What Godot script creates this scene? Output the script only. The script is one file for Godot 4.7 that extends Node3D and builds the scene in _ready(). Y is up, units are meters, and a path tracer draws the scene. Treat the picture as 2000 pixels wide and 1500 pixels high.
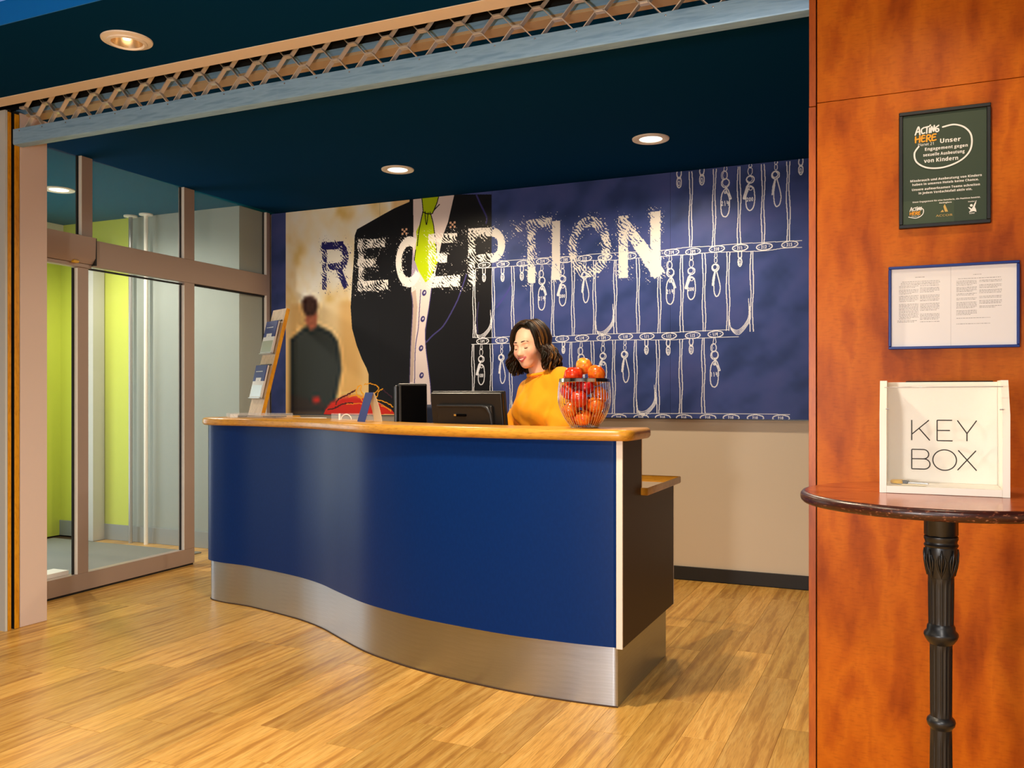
extends Node3D
# Reception desk of a hotel lobby seen past an open roller shutter.
# x runs along the back wall, z towards the viewer, y up, metres.

const WARM := Color(1.0, 0.91, 0.78)
const COOL := Color(0.80, 0.90, 1.0)
var M := {}
var used := {}

# ------------------------------------------------------------------ mesh builder
class Mb:
	var st := SurfaceTool.new()
	var col := Color.WHITE
	func _init() -> void:
		st.begin(Mesh.PRIMITIVE_TRIANGLES)
	func tri(a: Vector3, b: Vector3, c: Vector3, na: Vector3, nb: Vector3, nc: Vector3, ua := Vector2.ZERO, ub := Vector2.ZERO, uc := Vector2.ZERO) -> void:
		var g := (c - a).cross(b - a)
		if g.length_squared() < 1e-16:
			return
		st.set_color(col)
		st.set_normal(na); st.set_uv(ua); st.add_vertex(a)
		if g.dot(na + nb + nc) >= 0.0:
			st.set_normal(nb); st.set_uv(ub); st.add_vertex(b)
			st.set_normal(nc); st.set_uv(uc); st.add_vertex(c)
		else:
			st.set_normal(nc); st.set_uv(uc); st.add_vertex(c)
			st.set_normal(nb); st.set_uv(ub); st.add_vertex(b)
	func quad(a: Vector3, b: Vector3, c: Vector3, d: Vector3, n: Vector3, ua := Vector2(0, 0), ub := Vector2(1, 0), uc := Vector2(1, 1), ud := Vector2(0, 1)) -> void:
		tri(a, b, c, n, n, n, ua, ub, uc)
		tri(a, c, d, n, n, n, ua, uc, ud)
	func box(at: Vector3, size: Vector3, bev := 0.0, turn := Basis.IDENTITY) -> Mb:
		var h := size * 0.5
		bev = minf(bev, minf(h.x, minf(h.y, h.z)) * 0.98)
		var e := h - Vector3.ONE * bev
		for a in 3:
			var u := (a + 1) % 3
			var v := (a + 2) % 3
			for s: float in [-1.0, 1.0]:
				var n := Vector3.ZERO
				n[a] = s
				var q: Array[Vector3] = []
				var t: Array[Vector2] = []
				for k: Vector2 in [Vector2(-1, -1), Vector2(1, -1), Vector2(1, 1), Vector2(-1, 1)]:
					var p := Vector3.ZERO
					p[a] = s * h[a]; p[u] = k.x * e[u]; p[v] = k.y * e[v]
					q.append(at + turn * p)
					t.append(Vector2(p[u], p[v]))
				quad(q[0], q[1], q[2], q[3], turn * n, t[0], t[1], t[2], t[3])
				if bev > 0.0:
					for s2: float in [-1.0, 1.0]:
						var n2 := Vector3.ZERO
						n2[u] = s2
						var p1 := Vector3.ZERO
						p1[a] = s * h[a]; p1[u] = s2 * e[u]; p1[v] = -e[v]
						var p2 := p1
						p2[v] = e[v]
						var p3 := p2
						p3[a] = s * e[a]; p3[u] = s2 * h[u]
						var p4 := p3
						p4[v] = -e[v]
						tri(at + turn * p1, at + turn * p2, at + turn * p3, turn * n, turn * n, turn * n2)
						tri(at + turn * p1, at + turn * p3, at + turn * p4, turn * n, turn * n2, turn * n2)
		if bev > 0.0:
			for i in 8:
				var s := Vector3(-1 if i & 1 else 1, -1 if i & 2 else 1, -1 if i & 4 else 1)
				tri(at + turn * (Vector3(h.x, e.y, e.z) * s), at + turn * (Vector3(e.x, h.y, e.z) * s), at + turn * (Vector3(e.x, e.y, h.z) * s), turn * Vector3(s.x, 0, 0), turn * Vector3(0, s.y, 0), turn * Vector3(0, 0, s.z))
		return self
	# rings of equal length joined into a skin with smooth normals that point away from the rings' centres
	func skin(rings: Array, loop := true, cap0 := true, cap1 := true, cols: Array = [], us := 1.0, vs := 1.0) -> Mb:
		var m: int = rings[0].size()
		var k := rings.size()
		var nr := []
		var sign := 0.0
		for i in k:
			var row := PackedVector3Array()
			var c := Vector3.ZERO
			for p: Vector3 in rings[i]:
				c += p / m
			for j in m:
				var j0 := (j + m - 1) % m if loop else maxi(j - 1, 0)
				var j1 := (j + 1) % m if loop else mini(j + 1, m - 1)
				var du: Vector3 = rings[i][j1] - rings[i][j0]
				var dv: Vector3 = rings[mini(i + 1, k - 1)][j] - rings[maxi(i - 1, 0)][j]
				var n := du.cross(dv)
				if n.length_squared() < 1e-18:
					n = rings[i][j] - c
				n = n.normalized()
				sign += n.dot(rings[i][j] - c)
				row.append(n)
			nr.append(row)
		var f := 1.0 if sign >= 0.0 else -1.0
		var last := m if loop else m - 1
		for i in k - 1:
			for j in last:
				var j1 := (j + 1) % m
				if cols.size():
					col = cols[mini(i, cols.size() - 1)]
				var u0 := us * j / last
				var u1 := us * (j + 1) / last
				var v0 := vs * i / (k - 1)
				var v1 := vs * (i + 1) / (k - 1)
				tri(rings[i][j], rings[i][j1], rings[i + 1][j1], nr[i][j] * f, nr[i][j1] * f, nr[i + 1][j1] * f, Vector2(u0, v0), Vector2(u1, v0), Vector2(u1, v1))
				tri(rings[i][j], rings[i + 1][j1], rings[i + 1][j], nr[i][j] * f, nr[i + 1][j1] * f, nr[i + 1][j] * f, Vector2(u0, v0), Vector2(u1, v1), Vector2(u0, v1))
		if loop:
			for e: int in ([0] if cap0 else []) + ([k - 1] if cap1 else []):
				var c := Vector3.ZERO
				var c2 := Vector3.ZERO
				for p: Vector3 in rings[e]:
					c += p / m
				for p: Vector3 in rings[1 if e == 0 else k - 2]:
					c2 += p / m
				var n := (c - c2).normalized()
				for j in m:
					tri(c, rings[e][j], rings[e][(j + 1) % m], n, n, n)
		return self
	func tube(path: PackedVector3Array, r: Variant, sides := 8, flat := 1.0, cols: Array = []) -> Mb:
		var rings := []
		var up := Vector3.UP
		for i in path.size():
			var d := (path[mini(i + 1, path.size() - 1)] - path[maxi(i - 1, 0)]).normalized()
			if i == 0 and absf(d.y) > 0.9:
				up = Vector3.RIGHT
			up = (up - d * up.dot(d)).normalized()
			var sd := d.cross(up)
			var rr: float = r if r is float else r[i]
			var ring := PackedVector3Array()
			for j in sides:
				var a := TAU * j / sides
				ring.append(path[i] + (up * cos(a) * flat + sd * sin(a)) * rr)
			rings.append(ring)
		return skin(rings, true, true, true, cols)
	# profile of (radius, height) turned round the y axis, creased where it bends sharply
	func lathe(prof: PackedVector2Array, at := Vector3.ZERO, sides := 32, turn := Basis.IDENTITY, crease := 0.75) -> Mb:
		var seg: Array[Vector2] = []
		for i in prof.size() - 1:
			var d := prof[i + 1] - prof[i]
			seg.append(Vector2(d.y, -d.x).normalized())
		for i in seg.size():
			var n0 := seg[i]
			var n1 := seg[i]
			if i > 0 and seg[i - 1].dot(seg[i]) > crease:
				n0 = (seg[i - 1] + seg[i]).normalized()
			if i < seg.size() - 1 and seg[i + 1].dot(seg[i]) > crease:
				n1 = (seg[i + 1] + seg[i]).normalized()
			for j in sides:
				var a0 := TAU * j / sides
				var a1 := TAU * (j + 1) / sides
				var e0 := Vector3(cos(a0), 0, sin(a0))
				var e1 := Vector3(cos(a1), 0, sin(a1))
				var Y := Vector3.UP
				var p := [e0 * prof[i].x + Y * prof[i].y, e1 * prof[i].x + Y * prof[i].y, e1 * prof[i + 1].x + Y * prof[i + 1].y, e0 * prof[i + 1].x + Y * prof[i + 1].y]
				var q := [e0 * n0.x + Y * n0.y, e1 * n0.x + Y * n0.y, e1 * n1.x + Y * n1.y, e0 * n1.x + Y * n1.y]
				for k in 4:
					p[k] = at + turn * p[k]
					q[k] = turn * q[k]
				var u0 := Vector2(1.0 * j / sides, prof[i].y)
				var u1 := Vector2((j + 1.0) / sides, prof[i].y)
				var u2 := Vector2((j + 1.0) / sides, prof[i + 1].y)
				var u3 := Vector2(1.0 * j / sides, prof[i + 1].y)
				tri(p[0], p[1], p[2], q[0], q[1], q[2], u0, u1, u2)
				tri(p[0], p[2], p[3], q[0], q[2], q[3], u0, u2, u3)
		return self
	# flat outline swept by depth along -z of the frame
	func extrude(poly: PackedVector2Array, frame: Transform3D, depth: float) -> Mb:
		var idx := Geometry2D.triangulate_polygon(poly)
		var off := frame.basis.z * -depth
		var n := frame.basis.z.normalized()
		for i in idx.size() / 3:
			var p: Array[Vector3] = []
			var t: Array[Vector2] = []
			for k in 3:
				var w := poly[idx[i * 3 + k]]
				p.append(frame * Vector3(w.x, w.y, 0))
				t.append(w)
			tri(p[0], p[1], p[2], n, n, n, t[0], t[1], t[2])
			tri(p[0] + off, p[1] + off, p[2] + off, -n, -n, -n, t[0], t[1], t[2])
		var m := poly.size()
		var area := 0.0
		for i in m:
			area += poly[i].cross(poly[(i + 1) % m])
		var f := 1.0 if area > 0.0 else -1.0
		var en: Array[Vector2] = []
		for i in m:
			var d := poly[(i + 1) % m] - poly[i]
			en.append((Vector2(d.y, -d.x) * f).normalized())
		var run := 0.0
		for i in m:
			var a := poly[i]
			var b := poly[(i + 1) % m]
			var na := en[i]
			var nb := en[i]
			if en[(i + m - 1) % m].dot(na) > 0.8:
				na = (na + en[(i + m - 1) % m]).normalized()
			if en[(i + 1) % m].dot(nb) > 0.8:
				nb = (nb + en[(i + 1) % m]).normalized()
			var A := frame * Vector3(a.x, a.y, 0)
			var B := frame * Vector3(b.x, b.y, 0)
			var NA := (frame.basis * Vector3(na.x, na.y, 0)).normalized()
			var NB := (frame.basis * Vector3(nb.x, nb.y, 0)).normalized()
			var w := a.distance_to(b)
			tri(A, B, B + off, NA, NB, NB, Vector2(run, 0), Vector2(run + w, 0), Vector2(run + w, depth))
			tri(A, B + off, A + off, NA, NB, NA, Vector2(run, 0), Vector2(run + w, depth), Vector2(run, depth))
			run += w
		return self
	# outline in (x, z) at several heights, each level (height, inset); closed above and below
	func slab(outline: PackedVector2Array, levels: Array) -> Mb:
		var m := outline.size()
		var area := 0.0
		for i in m:
			area += outline[i].cross(outline[(i + 1) % m])
		var f := 1.0 if area > 0.0 else -1.0
		var rings := []
		for l: Vector2 in levels:
			var ring := PackedVector3Array()
			for i in m:
				var d := (outline[(i + 1) % m] - outline[i]).normalized()
				var d0 := (outline[i] - outline[(i + m - 1) % m]).normalized()
				var n := (Vector2(d.y, -d.x) + Vector2(d0.y, -d0.x)).normalized() * f
				var p := outline[i] - n * l.y
				ring.append(Vector3(p.x, l.x, p.y))
			rings.append(ring)
		skin(rings, true, false, false)
		for e: int in [0, rings.size() - 1]:
			var flat := PackedVector2Array()
			for p: Vector3 in rings[e]:
				flat.append(Vector2(p.x, p.z))
			var n := Vector3.UP * (1.0 if (rings[e][0].y > rings[rings.size() - 1 - e][0].y) else -1.0)
			var idx := Geometry2D.triangulate_polygon(flat)
			for i in idx.size() / 3:
				tri(rings[e][idx[i * 3]], rings[e][idx[i * 3 + 1]], rings[e][idx[i * 3 + 2]], n, n, n)
		return self
	func mesh() -> ArrayMesh:
		st.index()
		return st.commit()

# ------------------------------------------------------------------ scene graph helpers
func numbered(called: String) -> String:
	used[called] = used.get(called, -1) + 1
	return called if used[called] == 0 else "%s_%03d" % [called, used[called]]

func tag(o: Node3D, label: String, category: String, group := "", kind := "") -> Node3D:
	if label: o.set_meta("label", label)
	if category: o.set_meta("category", category)
	if group: o.set_meta("group", group)
	if kind: o.set_meta("kind", kind)
	return o

func thing(called: String, label: String, category: String, at := Vector3.ZERO, turn := 0.0, group := "") -> Node3D:
	var o := Node3D.new()
	o.name = numbered(called)
	add_child(o)
	o.position = at
	o.rotation.y = turn
	return tag(o, label, category, group)

func put(called: String, shape: Variant, m: Material, parent: Node3D = null, at := Vector3.ZERO) -> MeshInstance3D:
	var o := MeshInstance3D.new()
	o.mesh = shape.mesh() if shape is Mb else shape
	o.material_override = m
	o.position = at
	if parent == null:
		o.name = numbered(called)
		add_child(o)
	else:
		o.name = called
		parent.add_child(o, true)
	return o

func struct(called: String, shape: Variant, m: Material, label: String, at := Vector3.ZERO) -> MeshInstance3D:
	return tag(put(called, shape, m, null, at), label, "", "", "structure") as MeshInstance3D

func bx(a: Vector3, b: Vector3, bev := 0.0) -> Mb:     # box between two corners
	return Mb.new().box((a + b) * 0.5, (b - a).abs(), bev)

func letters(s: String, height: float, m: Material, parent: Node3D, at: Vector3, bold := true, called := "lettering", wide := 1.0) -> void:
	var f := SystemFont.new()
	f.font_names = PackedStringArray(["Droid Sans"])
	f.font_weight = 700 if bold else 400
	var t := TextMesh.new()
	t.text = s
	t.font = f
	t.font_size = 48
	t.pixel_size = height / 34.0
	t.depth = 0.0006
	t.curve_step = 2.0
	var o := put(called, t, m, parent, at)
	o.scale.x = wide

# ------------------------------------------------------------------ materials
func mat(called: String, c: Color, rough := 0.5, metal := 0.0) -> StandardMaterial3D:
	var m := StandardMaterial3D.new()
	m.resource_name = called
	m.albedo_color = c
	m.roughness = rough
	m.metallic = metal
	M[called] = m
	return m

func noise(seed_: int, freq: float, cols: Array, at: Array, octaves := 4, warp := 0.0, size := 512) -> NoiseTexture2D:
	var n := FastNoiseLite.new()
	n.noise_type = FastNoiseLite.TYPE_SIMPLEX_SMOOTH
	n.seed = seed_
	n.frequency = freq
	n.fractal_octaves = octaves
	if warp > 0.0:
		n.domain_warp_enabled = true
		n.domain_warp_amplitude = warp
		n.domain_warp_frequency = freq * 0.7
	var g := Gradient.new()
	g.offsets = PackedFloat32Array(at)
	g.colors = PackedColorArray(cols)
	var t := NoiseTexture2D.new()
	t.width = size
	t.height = size
	t.seamless = true
	t.noise = n
	t.color_ramp = g
	return t

func grained(called: String, tex: Texture2D, fine: Texture2D, scale_: Vector3, fine_scale: Vector3, rough: float, world := false, tint := Color.WHITE, off := Vector3.ZERO) -> StandardMaterial3D:
	var m := mat(called, tint, rough)
	m.albedo_texture = tex
	m.uv1_triplanar = true
	m.uv1_world_triplanar = world
	m.uv1_triplanar_sharpness = 8.0
	m.uv1_scale = scale_
	m.uv1_offset = off
	if fine:
		m.detail_enabled = true
		m.detail_blend_mode = BaseMaterial3D.BLEND_MODE_MUL
		m.detail_albedo = fine
		m.detail_uv_layer = BaseMaterial3D.DETAIL_UV_2
		m.uv2_triplanar = true
		m.uv2_world_triplanar = world
		m.uv2_triplanar_sharpness = 8.0
		m.uv2_scale = fine_scale
		m.uv2_offset = off * 3.0
	return m

func glow(called: String, c: Color, energy: float) -> StandardMaterial3D:
	var m := mat(called, Color(0.9, 0.9, 0.9), 0.5)
	m.emission_enabled = true
	m.emission = c
	m.emission_energy_multiplier = energy
	return m

func glass(called: String, c: Color, a: float) -> StandardMaterial3D:
	var m := mat(called, Color(c.r, c.g, c.b, a), 0.02)
	m.transparency = BaseMaterial3D.TRANSPARENCY_ALPHA
	m.metallic_specular = 0.16
	return m

func make_materials() -> void:
	var fine := noise(7, 0.03, [Color(0.80, 0.77, 0.72), Color(0.95, 0.94, 0.92), Color.WHITE], [0.0, 0.35, 1.0], 3)
	var fl := noise(3, 0.012, [Color8(190, 136, 62), Color8(212, 160, 78), Color8(232, 182, 96), Color8(221, 169, 85), Color8(238, 192, 108), Color8(206, 152, 73)], [0.12, 0.36, 0.46, 0.54, 0.66, 0.9], 4, 30.0)
	var rng := RandomNumberGenerator.new()
	rng.seed = 11
	for i in 10:
		var k := rng.randf_range(0.86, 1.03)
		var m := grained("oak_plank_%d" % i, fl, fine, Vector3(2.6, 1.0, 0.17), Vector3(11.0, 2.0, 0.55), 0.33, false, Color(k, k * rng.randf_range(0.985, 1.0), k * rng.randf_range(0.94, 1.0)), Vector3(rng.randf() * 5.0, 0, rng.randf() * 5.0))
		m.metallic_specular = 0.38
	mat("floor_joint", Color8(70, 48, 26), 0.8)
	var ch := noise(21, 0.008, [Color8(150, 64, 0), Color8(180, 86, 4), Color8(194, 98, 6), Color8(202, 106, 10), Color8(174, 80, 3)], [0.1, 0.35, 0.52, 0.68, 0.95], 5, 30.0)
	var chf := noise(23, 0.03, [Color(0.88, 0.86, 0.84), Color(0.97, 0.97, 0.96), Color.WHITE], [0.0, 0.4, 1.0], 4)
	grained("cherry_panel", ch, chf, Vector3(1.3, 0.42, 1.3), Vector3(1.6, 6.5, 1.6), 0.42, true).metallic_specular = 0.32
	grained("cherry_edge", ch, chf, Vector3(1.6, 0.3, 1.6), Vector3(9.0, 1.5, 9.0), 0.4, true, Color(0.95, 0.92, 0.9), Vector3(0.3, 0.1, 0.2))
	var mp := noise(31, 0.01, [Color8(200, 136, 40), Color8(222, 162, 58), Color8(210, 148, 48)], [0.1, 0.5, 0.9], 3, 20.0)
	grained("maple_top", mp, fine, Vector3(0.4, 2.0, 2.0), Vector3(1.2, 6.0, 6.0), 0.28, true)
	grained("amber_edge", mp, fine, Vector3(2.0, 0.4, 2.0), Vector3(6.0, 1.2, 6.0), 0.4, true, Color(1.0, 0.96, 0.4))
	var bc := noise(33, 0.01, [Color8(206, 172, 134), Color8(222, 190, 152), Color8(214, 180, 142)], [0.1, 0.5, 0.9], 3, 20.0)
	grained("beech_board", bc, fine, Vector3(3.0, 0.8, 3.0), Vector3(8.0, 1.6, 8.0), 0.45)
	var tb := noise(41, 0.011, [Color8(132, 58, 24), Color8(176, 92, 44), Color8(152, 72, 34)], [0.15, 0.5, 0.85], 4, 24.0)
	grained("mahogany_top", tb, fine, Vector3(0.8, 2.0, 3.6), Vector3(2.0, 5.0, 9.0), 0.2)
	var rim := noise(43, 0.05, [Color8(190, 150, 116), Color8(70, 26, 16), Color8(52, 18, 12), Color8(44, 16, 12)], [0.0, 0.3, 0.38, 1.0], 5)
	grained("worn_rim", rim, null, Vector3(2.2, 5.0, 2.2), Vector3.ONE, 0.3)
	var lam := noise(51, 0.02, [Color8(5, 43, 106), Color8(6, 46, 112)], [0.2, 0.8], 3)
	var bl := grained("blue_laminate", lam, null, Vector3(6, 3, 6), Vector3.ONE, 0.4, true)
	bl.metallic_specular = 0.24
	bl.anisotropy_enabled = true
	bl.anisotropy = -0.7
	var st := mat("brushed_steel", Color8(190, 196, 204), 0.36, 1.0)
	st.anisotropy_enabled = true
	st.anisotropy = -0.75
	var br := noise(53, 0.02, [Color(0.93, 0.93, 0.93), Color.WHITE], [0.2, 0.8], 3)
	st.albedo_texture = br
	st.uv1_triplanar = true
	st.uv1_world_triplanar = true
	st.uv1_scale = Vector3(0.5, 40.0, 0.5)
	mat("dark_wall", Color8(44, 48, 62), 0.8)
	mat("brown_gable", Color8(58, 42, 38), 0.5)
	mat("white_edging", Color8(232, 224, 214), 0.45)
	mat("wall_paint", Color8(224, 207, 184), 0.75)
	mat("grey_paint", Color8(196, 196, 190), 0.7)
	mat("pale_wall", Color8(152, 160, 154), 0.8)
	mat("lime_paint", Color8(202, 212, 82), 0.8)
	mat("teal_ceiling", Color8(0, 47, 84), 0.9).metallic_specular = 0.12
	mat("lobby_ceiling_lit", Color8(0, 84, 108), 0.9).metallic_specular = 0.12  # same petrol blue paint, lightened to stand for the stronger lobby light
	mat("tan_trim", Color8(186, 158, 118), 0.5)
	mat("lit_step_blue", Color8(0, 112, 204), 0.5)  # room light falling on the upright face is mixed into this blue
	mat("dark_ceiling", Color8(40, 56, 74), 0.7)
	mat("black_void", Color8(8, 8, 9), 0.9)
	mat("cream_trim", Color8(232, 214, 190), 0.55)
	mat("beige_column", Color8(214, 192, 180), 0.6)
	mat("bronze_frame", Color8(172, 152, 140), 0.42, 0.15)
	mat("bright_edge", Color8(250, 248, 244), 0.4)
	mat("black_rubber", Color8(20, 22, 26), 0.6)
	mat("dark_base", Color8(36, 34, 34), 0.55)
	mat("base_grey", Color8(140, 146, 146), 0.6)
	mat("vestibule_tile", Color8(186, 180, 160), 0.45)
	var mt := noise(55, 0.09, [Color8(70, 72, 70), Color8(170, 170, 160)], [0.3, 0.7], 2)
	grained("ribbed_mat", mt, null, Vector3(3.0, 1.0, 14.0), Vector3.ONE, 0.95, true)
	var gv := noise(57, 0.012, [Color8(118, 158, 194), Color8(142, 182, 214), Color8(130, 170, 204)], [0.2, 0.5, 0.8], 4, 20.0)
	var gm := grained("galvanised_steel", gv, null, Vector3(0.5, 5.0, 5.0), Vector3.ONE, 0.42, true)
	gm.metallic = 0.15
	mat("grille_steel", Color8(226, 216, 204), 0.32, 0.55)
	mat("shiny_bolt", Color8(225, 225, 225), 0.2, 1.0)
	mat("chrome", Color8(220, 220, 222), 0.08, 1.0)
	mat("lamp_ring", Color8(236, 224, 208), 0.4)
	mat("gold_reflector", Color8(206, 178, 138), 0.22, 0.75)
	glow("lamp_glow", Color(1.0, 0.94, 0.84), 3.2)
	glow("bulb_glow", Color(1.0, 0.9, 0.76), 4.5)
	glass("clear_pane", Color(0.93, 0.97, 0.95), 0.06)
	glass("acrylic", Color(0.95, 0.95, 0.95), 0.12)
	mat("black_plastic", Color8(22, 21, 21), 0.42)
	mat("black_screen", Color8(5, 5, 6), 0.3).metallic_specular = 0.12
	mat("gunmetal", Color8(58, 60, 64), 0.35, 0.5)
	mat("silver_plastic", Color8(178, 178, 178), 0.3, 0.6)
	mat("navy_fabric", Color8(26, 38, 66), 0.9)
	mat("black_frame", Color8(12, 12, 14), 0.45)
	mat("blue_frame", Color8(10, 44, 128), 0.3)
	mat("poster_green", Color8(42, 60, 38), 0.55)
	mat("poster_patch", Color8(54, 72, 46), 0.55)
	mat("print_white", Color8(240, 240, 236), 0.6)
	mat("print_orange", Color8(246, 166, 24), 0.6)
	mat("print_gold", Color8(206, 172, 90), 0.5)
	mat("print_black", Color8(26, 22, 18), 0.5)
	mat("white_gloss", Color8(244, 236, 222), 0.35)
	mat("white_card", Color8(240, 238, 232), 0.6)
	mat("cream_card", Color8(246, 226, 186), 0.6)
	mat("navy_print", Color8(16, 36, 118), 0.5)
	mat("brass_yellow", Color8(228, 176, 40), 0.35)
	mat("steel", Color8(190, 190, 190), 0.3, 1.0)
	var iron := mat("cast_iron", Color8(20, 21, 24), 0.32, 0.3)
	iron.clearcoat_enabled = true
	iron.clearcoat = 0.3
	var sk := mat("skin", Color.WHITE, 0.5)
	sk.vertex_color_use_as_albedo = true
	sk.subsurf_scatter_enabled = true
	sk.subsurf_scatter_strength = 0.12
	var hr := mat("hair_brown", Color.WHITE, 0.5)
	hr.metallic_specular = 0.3
	hr.vertex_color_use_as_albedo = true
	var sw := mat("mustard_knit", Color8(255, 160, 0), 0.85)
	sw.rim_enabled = true
	sw.rim = 0.12
	mat("dark_trousers", Color8(26, 28, 36), 0.85)
	mat("brow_brown", Color8(58, 34, 22), 0.7)
	var ap := mat("apple_skin", Color.WHITE, 0.22)
	ap.vertex_color_use_as_albedo = true
	mat("apple_stem", Color8(70, 46, 22), 0.8)

# ------------------------------------------------------------------ scene
func _ready() -> void:
	var cam := Camera3D.new()
	cam.name = "camera"
	cam.projection = Camera3D.PROJECTION_FRUSTUM
	cam.near = 0.05
	cam.far = 60.0
	cam.size = 2.0 * 0.05 * 750.0 / 1728.0
	cam.frustum_offset = Vector2(0, 0.05 * 21.0 / 1728.0)
	cam.position = Vector3(0, 1.35, 0)
	cam.rotation.y = atan2(775.0, 1728.0)
	add_child(cam)
	cam.current = true
	var sky := ProceduralSkyMaterial.new()
	sky.sky_top_color = Color(0.35, 0.52, 0.8)
	sky.sky_horizon_color = Color(0.75, 0.82, 0.9)
	sky.ground_bottom_color = Color(0.3, 0.3, 0.3)
	sky.ground_horizon_color = Color(0.6, 0.62, 0.65)
	var env := Environment.new()
	env.background_mode = Environment.BG_SKY
	env.sky = Sky.new()
	env.sky.sky_material = sky
	env.tonemap_mode = Environment.TONE_MAPPER_LINEAR
	env.tonemap_exposure = 0.88
	env.sdfgi_enabled = true
	env.ssao_enabled = true
	env.ssil_enabled = true
	var we := WorldEnvironment.new()
	we.name = "world"
	we.environment = env
	add_child(we)
	area("window_daylight", Vector3(-1.6, 1.75, 4.62), Vector2(6.0, 2.1), COOL, 8.5)
	globe_light(Vector3(-1.05, 1.33, 0.8), 6.3, Color(1.0, 0.975, 0.94))  # key light added in place of a softbox beside the camera
	spot("strip_lamp_light", Vector3(-3.257, 2.93, -2.966), 0.8, WARM)
	spot("strip_lamp_light", Vector3(-1.6, 2.93, -2.966), 6.0, WARM)
	spot("strip_lamp_light", Vector3(0.06, 2.93, -2.5), 0.8, WARM)
	spot("room_lamp_light", Vector3(-3.9, 3.03, -1.2), 1.6, WARM)
	spot("room_lamp_light", Vector3(-1.6, 3.03, -1.2), 4.2, WARM)
	spot("room_lamp_light", Vector3(0.3, 3.03, 1.2), 15.5, Color(1.0, 0.97, 0.93))
	spot("nook_lamp_light", Vector3(-1.499, 2.94, -5.5), 2.8, WARM, 84.0)
	spot("nook_lamp_light", Vector3(-3.373, 2.94, -5.5), 3.0, WARM, 84.0)
	spot("lobby_lamp_light", Vector3(-6.157, 2.94, -4.937), 3.6, Color(1, 0.97, 0.9), 85.0)
	area("added_lobby_fill", Vector3(-7.42, 1.2, -4.5), Vector2(1.5, 2.1), Color(0.95, 1.0, 1.0), 4.0, -PI / 2)  # unseen source added to brighten the lobby ceiling and walls
	make_materials()
	build_shell()
	build_partition()
	build_lamps()
	build_shutter()
	build_mural()
	build_desk()
	build_wall_frames()
	build_table()
	build_key_box()
	build_counter_things()
	build_basket()
	build_person()

func spot(called: String, at: Vector3, e: float, c: Color, angle := 70.0, size := 0.06) -> void:
	var l := SpotLight3D.new()
	l.name = called
	l.light_color = c
	l.light_energy = e
	l.spot_range = 14.0
	l.spot_attenuation = 2.0
	l.spot_angle = angle
	l.spot_angle_attenuation = 0.6
	l.light_size = size
	l.shadow_enabled = true
	add_child(l, true)
	l.position = at
	l.rotation.x = -PI / 2

func globe_light(at: Vector3, e: float, c: Color) -> void:
	var l := OmniLight3D.new()
	l.name = "added_globe_light"
	l.light_color = c
	l.light_energy = e
	l.omni_range = 16.0
	l.omni_attenuation = 2.0
	l.light_size = 0.16
	l.shadow_enabled = true
	add_child(l)
	l.position = at

func area(called: String, at: Vector3, size: Vector2, c: Color, e: float, turn := 0.0) -> void:
	var l := AreaLight3D.new()
	l.name = called
	l.light_color = c
	l.light_energy = e
	l.area_size = size
	l.area_range = 20.0
	l.shadow_enabled = true
	add_child(l, true)
	l.position = at
	l.rotation.y = turn

# ------------------------------------------------------------------ the room
func holed(a: Vector3, b: Vector3, holes: Array) -> Mb:     # slab with square cut-outs for recessed lamps
	var s := Mb.new()
	var x := a.x
	for h: Vector2 in holes:
		for r: Array in [[x, h.x - 0.074, a.z, b.z], [h.x - 0.074, h.x + 0.074, a.z, h.y - 0.074], [h.x - 0.074, h.x + 0.074, h.y + 0.074, b.z]]:
			s.box(Vector3((r[0] + r[1]) / 2, (a.y + b.y) / 2, (r[2] + r[3]) / 2), Vector3(r[1] - r[0], b.y - a.y, r[3] - r[2]))
		x = h.x + 0.074
	return s.box(Vector3((x + b.x) / 2, (a.y + b.y) / 2, (a.z + b.z) / 2), Vector3(b.x - x, b.y - a.y, b.z - a.z))

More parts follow.
